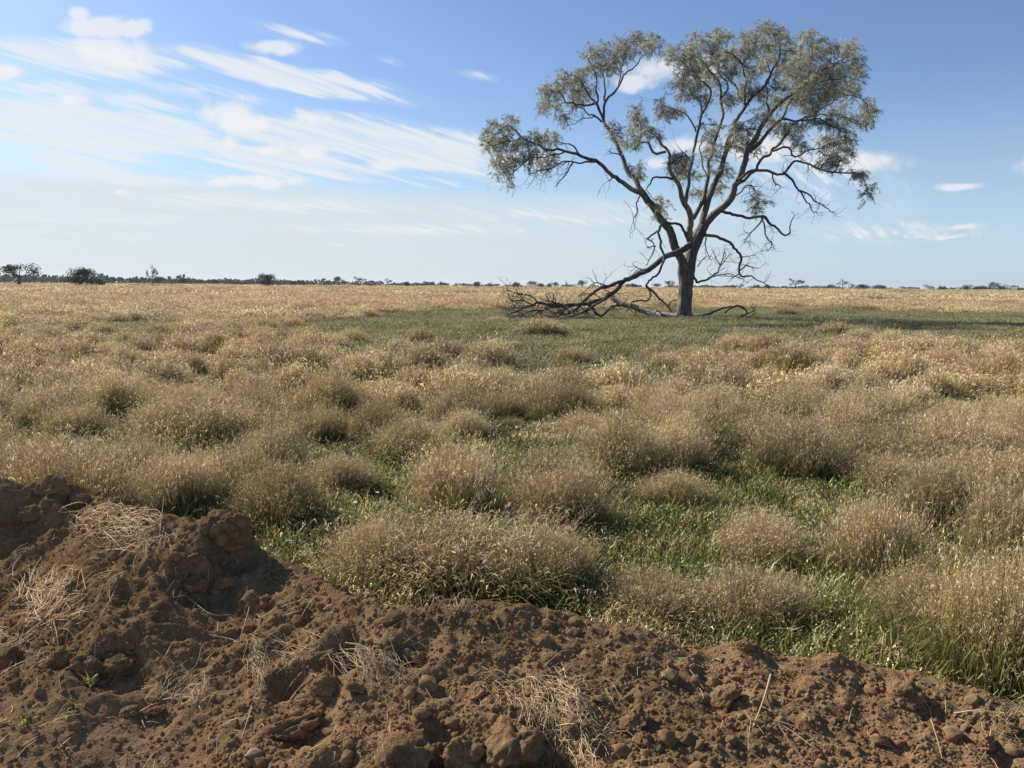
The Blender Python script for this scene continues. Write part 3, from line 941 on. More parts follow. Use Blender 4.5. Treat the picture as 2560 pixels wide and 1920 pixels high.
for i, (x, y, Rr, H_, kd, lab, tr) in enumerate(tuss):
    src = NEAR if kd == 'n' and y < 11 else (GREENY if kd == 'g' else MID)
    hb = 0.6 if kd == 'g' else 0.5
    rb = 0.45 if kd == 'g' else 0.5
    z = float(gz(x, y))
    rz = rgs.random() * 6.28
    sc3 = (Rr / rb * 1.06, Rr / rb * 1.06 * rgs.uniform(0.85, 1.15), H_ / hb * (0.82 if kd == 'g' else 1.0))
    if i in THINGS:
        vi = int(rgs.integers(len(src)))
        o = obj("grass_tussock", src[vi], loc=(x, y, z))
        o.rotation_euler = (0, 0, rz); o.scale = sc3
        tag(o, lab or tussock_label(x, y, Rr, H_, 'n' if src is NEAR else 'm', vi), "grass tussock", "grass tussocks in the paddock")
    else:
        rest.append((x, y, z, rz, *sc3))
print("tussocks", len(tuss), "things", len(THINGS))
if rest:
    rest = np.array(rest)
    scatter("grass_tussocks_beyond", rest[:, :3], np.stack([0 * rest[:, 0], 0 * rest[:, 0], rest[:, 3]], 1), rest[:, 4:7], rgs.integers(0, len(MID), len(rest)), MID,
            "many more tawny tussocks spreading out over the middle field", "grass")

def place(name, xs, ys, scale, meshes, label, cat, zs=None, tilt=0.0):
    n = len(xs)
    rot = np.stack([rgs.normal(0, tilt, n), rgs.normal(0, tilt, n), rgs.random(n) * 6.28], 1)
    pts = np.stack([xs, ys, gz(xs, ys) * (ys < 200) if zs is None else zs], 1)
    if scale.ndim == 1: scale = np.stack([scale, scale, scale], 1)
    scatter(name, pts, rot, scale, rgs.integers(0, len(meshes), n), meshes, label, cat)

# ---- low straw between the tussocks, near to far
def low_tuft(name, seed, n, H, Rb, sw, cl, cw, green, mv, gd, curls=2):
    return tussock_mesh(name, seed, n, H, Rb, sw, curls, cl, cw, green=green, mauve=mv, gold=gd, dome=0.25, blades=0.35)
LOWN = [low_tuft("low_tuft", 200 + i, 150, 0.15, 0.24, 0.0011, 0.034, 0.0018, 0.45, 0.2, 0.3) for i in range(4)]
LOWM = [low_tuft("low_tuft", 210 + i, 200, 0.15, 0.42, 0.0028, 0.06, 0.0045, 0.25, 0.25, 0.3) for i in range(4)]
LOWF = [low_tuft("low_tuft", 220 + i, 420, 0.42, 1.1, 0.0065, 0.10, 0.010, 0.05, 0.22, 0.06, 2) for i in range(4)]
LOWFF = [low_tuft("low_tuft", 230 + i, 520, 0.48, 3.2, 0.02, 0.20, 0.026, 0.0, 0.22, 0.06, 1) for i in range(4)]
LOWXF = [low_tuft("low_tuft", 240 + i, 600, 0.50, 10.0, 0.06, 0.4, 0.07, 0.0, 0.22, 0.06, 1) for i in range(3)]

def straw_field(name, n, y0, y1, meshes, smin, smax, gapcut, greenkeep, label):
    xs, ys = throw(n, y0, y1)
    keep = ys > back_toe(xs) + 0.05
    gd = gap_d(xs, ys)
    keep &= (gd > gapcut) | (rgs.random(n) < 0.22 * np.clip(gd, 0.2, 1))
    gw = green_w(xs, ys)
    keep &= ~near_tree(xs, ys)
    keep &= (~gw) | (rgs.random(n) < greenkeep)
    xs, ys = xs[keep], ys[keep]
    s_ = rgs.uniform(smin, smax, len(xs)) * (1 + 0.35 * fbm(xs, ys, 0.25, 2, 15))
    place(name, xs, ys, np.stack([s_, s_, s_ * rgs.uniform(0.75, 1.15, len(s_))], 1), meshes, label, "grass", tilt=0.04)
straw_field("dry_grass_near", 1500, 2.4, 11, LOWN, 0.7, 1.25, 1.0, 0.05, "low mixed straw and green grass between the near tussocks")
straw_field("dry_grass_middle", 3000, 10, 34, LOWM, 0.7, 1.2, 1.0, 0.07, "low straw grass filling the middle field")
straw_field("dry_grass_beyond", 5200, 30, 90, LOWF, 0.7, 1.2, 0, 0.006, "straw grass field running past the tree")
straw_field("dry_grass_far", 6500, 80, 300, LOWFF, 0.8, 1.2, 0, 0.0, "tan grass plain towards the horizon")
straw_field("dry_grass_horizon", 4200, 260, 1100, LOWXF, 0.8, 1.15, 0, 0.0, "tan grass along the horizon")

# ---- green growth: bright grass in the gaps, grey-green herbs round the tree
GN = [herb_mesh("green_patch", 300 + i, 260, 0.24, 0.04, 0.14, 0.0024, [GRN, GRN * 1.2, YGRN, YGRN * 1.1, STRAW * 0.8, DGRN * 1.4], M_GREEN, tip=PALE, tipw=0.0026, tipfrac=0.22) for i in range(4)]
WEED = [herb_mesh("weed_patch", 310 + i, 150, 0.18, 0.07, 0.19, 0.0040, [DGRN * 1.2, GRN * 0.9, GRN * 1.1], M_GREEN, lean=0.9, tip=PALE, tipw=0.003, tipfrac=0.06) for i in range(3)]
HB = [herb_mesh("herb_patch", 320 + i, 620, 0.75, 0.08, 0.24, 0.0048, [(0.145, 0.168, 0.070), (0.175, 0.185, 0.088), (0.115, 0.158, 0.048), (0.27, 0.23, 0.13)], M_GREEN, tip=(0.50, 0.42, 0.28), tipw=0.006, tipfrac=0.30) for i in range(4)]
HG = [herb_mesh("short_green", 330 + i, 420, 0.9, 0.06, 0.20, 0.010, [(0.125, 0.168, 0.048), (0.105, 0.150, 0.042), (0.165, 0.185, 0.065)], M_GREEN, tip=(0.36, 0.33, 0.2), tipw=0.008, tipfrac=0.05) for i in range(3)]

xs, ys = throw(9000, 2.4, 16)
gd = gap_d(xs, ys)
base_n = fbm(xs, ys, 0.8, 3, 55)
k = (ys > back_toe(xs) + 0.04) & (((gd < 1.6) & (rgs.random(len(xs)) < np.clip(0.55 + 0.9 * base_n, 0.12, 1))) | (rgs.random(len(xs)) < 0.22 + 0.35 * (base_n > 0.05))) & ~green_w(xs, ys)
xs, ys = xs[k], ys[k]
place("green_grass", xs, ys, rgs.uniform(0.7, 1.3, len(xs)), GN, "bright green grass in the gaps between tussocks", "grass", tilt=0.05)
xs, ys = throw(3500, 2.4, 14)
gd = gap_d(xs, ys)
k = (ys > back_toe(xs) + 0.06) & (((gd < 2.2) & (gd > 0.5) & (rgs.random(len(xs)) < 0.5)) | (rgs.random(len(xs)) < 0.08)) & ~green_w(xs, ys)
xs, ys = xs[k], ys[k]
place("green_weeds", xs, ys, rgs.uniform(0.7, 1.3, len(xs)), WEED, "dark green leafy weeds at the feet of the tussocks", "weeds", tilt=0.05)
xs, ys = throw(9000, 12, 60)
k = green_w(xs, ys) | near_tree(xs, ys)
xs, ys = xs[k], ys[k]
place("grey_green_herbs", xs, ys, rgs.uniform(0.7, 1.2, len(xs)), HB, "low grey-green herbs round the lone tree", "herbs", tilt=0.04)
T0 = ground_at(1713, 799)
xs, ys = throw(5200, 24, 60)
k = (green_w(xs, ys) | near_tree(xs, ys)) & ((ys > 33) | (rgs.random(len(xs)) < 0.25))
xs, ys = xs[k], ys[k]
place("short_green_grass", xs, ys, rgs.uniform(0.7, 1.3, len(xs)), HG, "short green grass in the shade of the lone tree", "grass", tilt=0.04)

# ------------------------------------------------------------------ the lone tree
TX, TY = T0[0], T0[1]
ZK = 1060 / 2198.0                                  # tree preview to photograph pixels
def tp(zx, zy, dyy=0.0):
    """point of the tree seen at a preview pixel, dyy metres in front of (-) or behind (+) the trunk"""
    return at_y(1180 + zx * ZK, 20 + zy * ZK, TY + dyy)
MPZ = ZK / FPX * TY                                 # metres per preview pixel at the trunk
rgt = np.random.default_rng(5)

def path(pts, step=0.22, wig=0.035):
    """pts: (zx, zy, depth, width px) -> resampled (n,4): xyz, radius"""
    a = np.array([[*tp(x, y, d), max(w, 1.5) * MPZ / 2 * (0.80 if w > 60 else 0.84 if w > 14 else 1.0)] for x, y, d, w in pts])
    q = resample(a, step)
    n = len(q)
    w = rgt.normal(0, 1, (n, 3)); w = (w + np.roll(w, 1, 0) + np.roll(w, -1, 0)) / 1.7
    fade = np.clip(np.minimum(np.arange(n), np.arange(n)[::-1]) / 2.0, 0, 1)[:, None]
    q[:, :3] += w * wig * fade
    q[:, 3] = np.maximum(q[:, 3], 0.008)
    return q

def P_(zs, d0, d1, w0, w1):
    """helper: list of (zx, zy) with depth and width running linearly"""
    n = len(zs)
    return [(x, y, d0 + (d1 - d0) * i / (n - 1), w0 + (w1 - w0) * i / (n - 1)) for i, (x, y) in enumerate(zs)]

trunk_path = [(1104, 1640, 0, 104), (1104, 1612, 0, 92), (1106, 1570, 0, 80), (1110, 1500, 0, 76), (1116, 1420, 0, 80), (1122, 1350, 0, 84), (1134, 1290, 0, 76), (1156, 1225, 0, 72), (1178, 1170, 0, 72), (1196, 1130, 0, 62)]
limbs = {
 'L':  P_([(1098, 1360), (1082, 1300), (1058, 1235), (1035, 1180), (1008, 1128), (965, 1075), (925, 1018), (885, 965), (866, 940)], -.2, -1.0, 56, 38),
 'L1': P_([(880, 960), (830, 938), (780, 908), (735, 872), (690, 830), (635, 792), (560, 765), (480, 745), (400, 733), (320, 700), (235, 645), (190, 605)], -1.0, -3.4, 30, 5),
 'L1b': P_([(640, 797), (585, 797), (520, 795), (440, 812), (350, 848), (290, 860)], -2.0, -3.8, 10, 3),
 'L1c': P_([(480, 745), (400, 780), (320, 790), (230, 830), (190, 880)], -2.4, -4.4, 8, 3),
 'L1d': P_([(560, 765), (520, 720), (480, 705), (440, 690), (390, 690)], -2.2, -1.4, 9, 3),
 'L2': P_([(872, 945), (842, 890), (805, 825), (772, 752), (735, 672), (690, 605), (662, 532), (642, 492), (602, 440), (562, 382), (542, 335)], -1.0, 1.6, 32, 6),
 'L2b': P_([(682, 590), (682, 540), (702, 480), (742, 420), (800, 352), (862, 290), (912, 228)], 0.5, 0.0, 18, 4),
 'L2c': P_([(648, 495), (646, 400), (638, 330), (602, 262)], 1.0, 2.4, 12, 4),
 'L2d': P_([(690, 500), (690, 410), (684, 345), (702, 262)], 0.8, 1.8, 12, 4),
 'L2e': P_([(642, 493), (565, 497), (500, 480), (440, 442), (400, 420)], 1.0, -0.6, 12, 4),
 'L2f': P_([(672, 590), (610, 545), (560, 520), (500, 540), (460, 560)], 0.5, 2.4, 10, 3),
 'L2g': P_([(760, 400), (765, 330), (790, 260), (820, 200)], 0.2, 1.4, 8, 3),
 'L3': P_([(740, 690), (720, 620), (745, 640), (790, 655), (820, 690)], .4, -.6, 7, 3),
 'C1': P_([(1138, 1240), (1128, 1160), (1132, 1100), (1122, 1050), (1100, 1000), (1076, 940), (1046, 882), (1020, 830), (1022, 770), (992, 710), (955, 668)], -.3, -2.4, 44, 8),
 'C1b': P_([(1004, 745), (935, 745), (905, 705), (862, 690), (880, 620), (850, 560)], -2.2, -3.4, 15, 4),
 'C1c': P_([(1020, 820), (1060, 780), (1110, 760), (1130, 800)], -1.8, -3.0, 9, 3),
 'C3': P_([(1108, 1010), (1120, 930), (1130, 860), (1150, 760), (1160, 680), (1180, 600), (1192, 520), (1152, 442), (1112, 400)], -.8, 0.6, 22, 6),
 'C3b': P_([(1160, 640), (1110, 560), (1060, 530), (1010, 520)], -.2, 1.4, 9, 3),
 'C2': P_([(1148, 1090), (1180, 1022), (1208, 960), (1216, 880), (1226, 800), (1250, 720), (1280, 640), (1296, 560), (1290, 470), (1280, 385), (1232, 312), (1180, 262)], 0.2, 3.4, 28, 6),
 'C2b': P_([(1290, 470), (1330, 400), (1280, 330), (1250, 220), (1270, 150)], 2.6, 3.2, 11, 3),
 'C2c': P_([(1185, 560), (1240, 460), (1200, 380), (1120, 330), (1060, 260)], 0.4, -1.6, 11, 3),
 'R1': P_([(1190, 1160), (1200, 1095), (1216, 1030), (1236, 970), (1262, 900), (1292, 830), (1316, 740), (1332, 660), (1362, 590), (1412, 520), (1452, 470), (1520, 402), (1560, 322), (1600, 250), (1590, 175)], .4, 1.8, 44, 6),
 'R1b': P_([(1414, 522), (1416, 440), (1410, 360), (1400, 290), (1362, 242), (1300, 228)], 1.4, 0.0, 17, 4),
 'R1c': P_([(1402, 300), (1440, 230), (1482, 198), (1540, 120)], .8, 1.8, 9, 3),
 'R1d': P_([(1412, 495), (1372, 430), (1330, 382), (1282, 335), (1222, 360)], 1.4, 3.0, 12, 4),
 'R2': P_([(1196, 1150), (1250, 1082), (1310, 1030), (1352, 960), (1386, 880), (1422, 770), (1462, 700), (1502, 620), (1542, 550), (1592, 490), (1652, 450), (1732, 400), (1800, 380), (1900, 370)], .2, -2.6, 50, 6),
 'R2b': P_([(1542, 552), (1530, 470), (1522, 400), (1542, 330), (1512, 250)], -1.2, -2.6, 13, 4),
 'R2c': P_([(1376, 915), (1450, 862), (1502, 800), (1562, 740), (1602, 690), (1642, 640), (1690, 575), (1760, 562), (1850, 550), (1960, 570)], -.8, 2.8, 20, 4),
 'R2d': P_([(1440, 745), (1520, 662), (1602, 572), (1642, 500), (1700, 440), (1800, 420), (1905, 385)], -1.0, .6, 24, 5),
 'R2e': P_([(1385, 890), (1440, 835), (1490, 840), (1560, 845), (1612, 850), (1680, 792), (1762, 830), (1850, 850), (1942, 850), (2012, 870), (2050, 940)], -1.0, -4.2, 16, 4),
 'R2h': P_([(1560, 742), (1640, 720), (1660, 770), (1740, 740), (1830, 720), (1900, 690)], 0.4, 1.8, 12, 4),
 'R2i': P_([(1650, 452), (1690, 360), (1760, 300), (1800, 220)], -1.4, -.4, 12, 4),
 'R2j': P_([(1732, 402), (1820, 320), (1900, 280), (1960, 220)], -1.9, -.8, 11, 4),
 'R2k': P_([(1760, 562), (1860, 490), (1960, 450), (2050, 500)], 1.6, 2.8, 10, 4),
 'R2l': P_([(1600, 575), (1690, 590), (1790, 580), (1880, 610), (1940, 650)], -.6, .6, 11, 4),
 'R1e': P_([(1320, 745), (1370, 660), (1400, 600), (1480, 560)], .8, 2.6, 11, 4),
 'C4': P_([(1215, 870), (1190, 780), (1180, 700), (1230, 640)], .8, 2.2, 10, 4),
 'L4': P_([(985, 1100), (960, 1050), (980, 1010)], -.7, -1.6, 7, 3),
 'C5': P_([(1180, 1020), (1180, 980), (1150, 930)], .2, 1.6, 8, 3),
 'R5': P_([(1340, 990), (1420, 930), (1470, 960), (1490, 1000)], .0, -1.8, 9, 3),
}
dead = {
 'D1': P_([(1120, 1210), (1100, 1160), (1078, 1125), (1050, 1112), (1005, 1115), (972, 1130), (962, 1150), (974, 1210), (990, 1285), (992, 1318), (962, 1368), (922, 1398), (902, 1438), (920, 1492), (900, 1520), (832, 1522), (800, 1572)], -.5, -2.2, 17, 7),
 'D1b': P_([(903, 1440), (930, 1465), (972, 1510), (1010, 1552), (1040, 1580)], -1.8, -2.4, 14, 5),
 'D1c': P_([(1010, 1552), (1030, 1525), (1062, 1515)], -2.2, -2.0, 8, 4),
 'D2': P_([(985, 1120), (945, 1165), (905, 1200), (935, 1215), (952, 1235), (925, 1300), (905, 1335)], -.7, -1.6, 10, 4),
 'D2b': P_([(952, 1235), (905, 1242)], -1.2, -1.4, 8, 3),
 'D3': P_([(1040, 888), (970, 875), (925, 905), (905, 940)], -1.6, -2.6, 12, 5),
 'D4': P_([(880, 960), (850, 1010), (855, 1060), (835, 1100), (845, 1140)], -1, -1.8, 9, 3),
 'D5': P_([(1290, 1050), (1370, 1075), (1440, 1086), (1510, 1080), (1550, 1120), (1600, 1165), (1635, 1177), (1645, 1120), (1670, 1080)], -.4, -2.4, 20, 4),
 'D5b': P_([(1515, 1083), (1475, 1140), (1425, 1185), (1410, 1220)], -1.4, -1.8, 9, 3),
 'D5c': P_([(1500, 1090), (1530, 1180), (1560, 1225), (1530, 1260)], -1.4, -2.4, 9, 3),
 'D6': P_([(1195, 1178), (1262, 1180), (1340, 1212), (1376, 1260), (1396, 1300), (1384, 1360), (1400, 1390), (1452, 1388), (1515, 1425)], 0, -1.4, 20, 5),
 'D6b': P_([(1386, 1362), (1440, 1340), (1485, 1350)], -1, -1.6, 8, 3),
 'D6c': P_([(1390, 1370), (1350, 1400), (1320, 1390)], -1, -.4, 7, 3),
 'D6d': P_([(1396, 1290), (1430, 1285), (1470, 1280)], -.9, -1.6, 6, 3),
 'D7': P_([(1138, 1370), (1160, 1405), (1178, 1420), (1222, 1400), (1272, 1368), (1288, 1320), (1310, 1260)], .1, .9, 18, 4),
 'D7b': P_([(1222, 1400), (1330, 1378), (1400, 1402)], .5, .2, 7, 3),
 'D7c': P_([(1280, 1345), (1320, 1310), (1340, 1270)], .8, 1.4, 6, 3),
 'D7d': P_([(1285, 1330), (1262, 1290), (1240, 1250)], .8, .4, 6, 3),
 'D8': P_([(1212, 1190), (1216, 1250), (1240, 1310)], .1, .8, 8, 3),
 'D9': P_([(1612, 852), (1655, 880), (1702, 945), (1762, 990), (1842, 1040), (1872, 1060)], -2.3, -3.0, 13, 3),
 'D9b': P_([(1705, 955), (1750, 1030), (1790, 1060)], -2.6, -3.4, 8, 3),
 'D10': P_([(525, 800), (490, 870), (430, 925)], -3, -3.4, 8, 3),
 'D11': P_([(735, 870), (710, 895)], -1.4, -1.8, 9, 5),
 'D12': P_([(780, 770), (740, 750), (700, 735)], -.6, -1.0, 8, 3),
 'D13': P_([(640, 560), (560, 580), (490, 612)], .8, .2, 6, 3),
 'D14': P_([(1560, 850), (1570, 900), (1600, 925)], -2, -2.6, 8, 3),
 'D15': P_([(1170, 1340), (1200, 1300), (1215, 1285)], .2, .6, 7, 3),
}
torn = {
 'T': P_([(1142, 1225), (1100, 1245), (1050, 1272), (990, 1300), (930, 1345), (850, 1385), (780, 1420), (738, 1470), (700, 1500), (640, 1524), (580, 1527), (500, 1537), (430, 1542), (370, 1532), (320, 1542), (250, 1562), (190, 1592)], -.6, -3.8, 38, 6),
 'Tb': P_([(790, 1415), (700, 1440), (642, 1470), (592, 1500), (542, 1560), (470, 1600), (390, 1606), (300, 1602), (230, 1610)], -1.9, -3.0, 22, 4),
 'Tc': P_([(600, 1528), (640, 1570), (665, 1592), (700, 1570), (735, 1540), (820, 1548), (880, 1570)], -2.6, -1.8, 18, 8),
 'Td': P_([(560, 1532), (480, 1560), (420, 1590), (370, 1600)], -2.8, -2.0, 14, 4),
 'Te': P_([(470, 1538), (400, 1520), (380, 1485)], -3, -2.8, 9, 4),
 'Tf': P_([(350, 1535), (300, 1500), (250, 1480), (190, 1465)], -3.2, -4.2, 8, 3),
 'Tg': P_([(320, 1545), (250, 1520), (200, 1510), (190, 1480)], -3.3, -3.0, 7, 3),
 'Th': P_([(700, 1440), (640, 1425), (560, 1490)], -2.2, -1.4, 8, 3),
 'Ti': P_([(450, 1545), (360, 1560), (260, 1590), (200, 1600)], -3, -4.6, 9, 3),
 'Tj': P_([(930, 1345), (880, 1360), (840, 1340), (830, 1325)], -1.4, -1.0, 6, 3),
 'Tk': P_([(620, 1528), (600, 1570), (610, 1600)], -2.5, -2.9, 9, 5),
 'Tm': P_([(700, 1500), (620, 1550), (560, 1590), (480, 1612)], -2.4, -3.4, 13, 5),
 'Tn': P_([(420, 1542), (340, 1575), (250, 1600), (180, 1608)], -3.0, -2.2, 10, 4),
 'To': P_([(330, 1540), (270, 1550), (210, 1545), (170, 1570)], -3.2, -2.6, 8, 3),
 'Tl': P_([(500, 1545), (440, 1600), (400, 1615)], -2.9, -3.6, 8, 4),
}

tree = empty("lone_tree", (TX, TY, 0))
tag(tree, "lone spreading acacia with grey-green crown, forked dark trunk and a torn limb touching the ground", "tree")
TOFF = np.array([TX, TY, 0.0])

def tpart(name, mb, mat, smooth=True):
    me = mb.mesh(name, mat, smooth)
    return obj(name, me, tree)

# trunk with a flared, ridged butt
q = path(trunk_path, 0.12, 0.012)
mb = MB()
tube(mb, q[:, :3] - TOFF, q[:, 3], 30, ridged=0.095, rng=rgt)
q2 = path(P_([(1085, 1620), (1090, 1560), (1096, 1480), (1094, 1400), (1090, 1340)], -.25, -.25, 56, 52), 0.12, 0.012)
tube(mb, q2[:, :3] - TOFF, q2[:, 3], 22, ridged=0.10, rng=rgt)
for (rx, ry, rd) in ((1050, 1632, -.5), (1165, 1632, .3), (1085, 1640, -.8), (1135, 1640, -.6)):
    qq = path([(1104, 1570, 0, 46), (0.4 * 1104 + 0.6 * rx, 1608, rd * 0.6, 34), (rx, ry, rd, 10)], 0.12, 0.01)
    tube(mb, qq[:, :3] - TOFF, qq[:, 3], 10, ridged=0.05, rng=rgt)
tpart("trunk", mb, M_BARK)

skel_P, skel_R, skel_live = [], [], []
for key, pts in limbs.items():
    q = path(pts, 0.2, 0.03 if pts[0][3] > 20 else 0.05)
    mb = MB()
    tube(mb, q[:, :3] - TOFF, q[:, 3], 12 if pts[0][3] > 25 else 7, ridged=0.05, rng=rgt)
    tpart("limb", mb, M_PALEBARK if key in ('C1', 'C1b') else M_BARK)
    skel_P.append(q[:, :3]); skel_R.append(q[:, 3])

# foliage masses, preview pixels
FOL = [(130, 640, 80, 78), (200, 580, 55, 38), (100, 700, 50, 60), (210, 700, 80, 60), (310, 680, 80, 52), (395, 668, 65, 38), (390, 800, 60, 58), (150, 800, 60, 60), (188, 890, 24, 52), (265, 770, 80, 48),
       (410, 425, 78, 68), (395, 510, 60, 48), (470, 565, 38, 46), (480, 340, 35, 48), (560, 450, 48, 60), (565, 340, 45, 45), (520, 400, 50, 50),
       (660, 230, 88, 60), (620, 300, 58, 58), (720, 300, 50, 50), (800, 190, 78, 58), (870, 168, 78, 55), (940, 158, 48, 48), (950, 210, 45, 38), (760, 250, 60, 58),
       (730, 630, 44, 50), (850, 555, 62, 55), (862, 640, 68, 42), (940, 640, 44, 40), (830, 700, 58, 40), (868, 850, 38, 52),
       (980, 520, 34, 78), (1012, 565, 40, 40), (1062, 540, 55, 38), (1080, 390, 58, 50), (1120, 330, 88, 60),
       (980, 1010, 48, 52), (960, 1070, 38, 38), (1070, 790, 62, 52), (1100, 850, 76, 48), (1185, 960, 64, 46), (1290, 845, 56, 46), (1290, 940, 36, 36),
       (1060, 240, 80, 58), (1160, 210, 80, 58), (1262, 145, 78, 56), (1200, 300, 88, 56), (1330, 150, 40, 40), (1280, 250, 88, 56), (1425, 150, 46, 46), (1460, 210, 60, 50), (1540, 108, 78, 52),
       (1500, 185, 88, 56), (1590, 215, 86, 56), (1680, 220, 58, 58), (1750, 160, 68, 52), (1700, 300, 78, 66), (1800, 250, 68, 58), (1860, 195, 50, 46), (1950, 200, 76, 52), (1985, 265, 52, 58),
       (1900, 320, 78, 58), (2000, 335, 42, 58), (1760, 345, 66, 56), (1850, 420, 78, 56), (1950, 420, 78, 56), (2052, 520, 60, 66), (2000, 580, 78, 46), (1900, 540, 78, 46), (1800, 480, 66, 38),
       (1765, 595, 56, 36), (1650, 330, 56, 56), (1600, 400, 56, 46), (1350, 320, 66, 46), (1455, 330, 56, 56),
       (1500, 560, 56, 46), (1560, 600, 56, 46), (1370, 620, 46, 46), (1400, 700, 64, 46), (1240, 655, 46, 46), (1242, 725, 42, 46), (1610, 640, 50, 46), (1690, 690, 50, 44),
       (1850, 700, 76, 56), (1930, 660, 66, 46), (1890, 780, 66, 42), (1950, 730, 46, 46), (2030, 860, 44, 34), (2052, 945, 40, 56), (1490, 1000, 52, 46), (1470, 1050, 40, 32),
       (1330, 470, 60, 40), (1200, 470, 52, 34), (1092, 455, 52, 36), (1420, 420, 50, 40), (2060, 590, 40, 30), (780, 700, 30, 30), (1150, 150, 40, 40),
       (1340, 230, 60, 50), (1400, 250, 60, 50), (1520, 270, 70, 50), (1620, 300, 60, 50), (1720, 400, 70, 50), (1680, 460, 60, 40), (1580, 480, 50, 40), (1830, 340, 70, 50), (1740, 500, 70, 40), (1480, 440, 60, 50),
       (1150, 400, 60, 40), (1250, 380, 60, 40), (1620, 150, 50, 46), (1860, 600, 60, 40), (1690, 620, 50, 36), (1120, 250, 60, 50)]
SP = np.vstack(skel_P); SR = np.concatenate(skel_R)
# preview position of the skeleton, to give every foliage mass the depth of the limb that carries it
inv = np.linalg.inv(MR)
def to_zoom(p):
    v = (np.asarray(p) - np.array([0, 0, CAM_H])) @ inv.T
    px = 1280 + FPX * v[:, 0] / -v[:, 2]; py = 960 - FPX * v[:, 1] / -v[:, 2]
    return np.stack([(px - 1180) / ZK, (py - 20) / ZK], 1)
SZ = to_zoom(SP)
ATT, AID = [], []
fol_c = []
for i, (zx, zy, rx, ry) in enumerate(FOL):
    d2 = np.hypot(SZ[:, 0] - zx, SZ[:, 1] - zy) + 2500 * (SR > 0.13)
    j = np.argsort(d2)[:4]
    dep = SP[rgt.choice(j), 1] - TY + rgt.normal(0, 0.55)
    n = int(20 + rx * ry / 60)
    u = unit(rgt.normal(0, 1, (n, 3))) * (rgt.random(n) ** 0.42)[:, None]
    rm = (rx + ry) / 2 * MPZ
    for a in u:
        ATT.append(tp(zx + a[0] * rx * 1.02, zy - a[2] * ry * 1.02, dep + a[1] * rm * 1.35)); AID.append(i)
    fol_c.append(tp(zx, zy, dep))
ATT = np.array(ATT); AID = np.array(AID)

# grow twigs from the limbs into the foliage masses (space colonisation)
keep = SR < 0.16
nodes = [p for p in SP[keep]]
par = [-1] * len(nodes)
NP = np.array(nodes)
alive = np.ones(len(ATT), bool)
near_i = np.zeros(len(ATT), int); near_d = np.full(len(ATT), 1e9)
for i in range(len(ATT)):
    d = np.linalg.norm(NP - ATT[i], axis=1); near_i[i] = np.argmin(d); near_d[i] = d[near_i[i]]
STEP, KILL = 0.23, 0.27
first_new = len(nodes)
for it in range(60):
    idx = np.where(alive & (near_d < 6.0))[0]
    if len(idx) == 0: break
    acc_d = {}
    for i in idx:
        v = ATT[i] - NP[near_i[i]]
        acc_d.setdefault(near_i[i], []).append(v / (np.linalg.norm(v) + 1e-9))
    new, npar = [], []
    for k_, vs in acc_d.items():
        v = np.sum(vs, 0) + rgt.normal(0, 0.28, 3) + np.array([0, 0, -0.05])
        new.append(NP[k_] + unit(v) * STEP); npar.append(k_)
    base = len(NP)
    new = np.array(new)
    NP = np.vstack([NP, new]); par += npar
    ai = np.where(alive)[0]
    D = np.linalg.norm(ATT[ai][:, None] - new[None], axis=2)
    m = D.argmin(1); dm = D[np.arange(len(ai)), m]
    b_ = dm < near_d[ai]
    near_i[ai[b_]] = base + m[b_]; near_d[ai[b_]] = dm[b_]
    alive[ai[dm < KILL]] = False
par = np.array(par)
N_ = len(NP)
kids = [[] for _ in range(N_)]
for i in range(first_new, N_): kids[par[i]].append(i)
# pipe model radii
load = np.zeros(N_)
for i in range(N_ - 1, first_new - 1, -1):
    if not kids[i]: load[i] = 1
    load[par[i]] += load[i]
rad_t = np.minimum(0.0105 * np.maximum(load, 1) ** 0.42, 0.05)
mb = MB()
done = np.zeros(N_, bool)
for i in range(first_new, N_):
    if done[i]: continue
    # start of a chain: a node whose parent is on a limb or which is not its parent's first child
    if par[i] >= first_new and kids[par[i]][0] == i and not (par[i] < first_new): continue
    ch = [par[i], i]; done[i] = True
    c_ = i
    while kids[c_]:
        c_ = kids[c_][0]; ch.append(c_); done[c_] = True
    r_ = np.array([rad_t[k_] for k_ in ch]); r_[0] = r_[1]
    r_[-1] *= 0.6
    tube(mb, NP[ch] - TOFF, r_, 4, cap=False)
tw = tpart("twigs", mb, M_BARK, False)
tw["kind"] = "stuff"
print("twig nodes", N_ - first_new)

# leaves: drooping sprays of narrow grey-green leaves round the outer twig nodes
lv_nodes = np.array([i for i in range(first_new, N_) if load[i] <= 3])
fc = np.array(fol_c)
fid = np.linalg.norm(NP[lv_nodes][:, None] - fc[None], axis=2).argmin(1)
NLF = 25
LC = np.array([[0.275, 0.278, 0.200], [0.335, 0.330, 0.245], [0.222, 0.230, 0.168], [0.385, 0.370, 0.272], [0.300, 0.285, 0.188]])
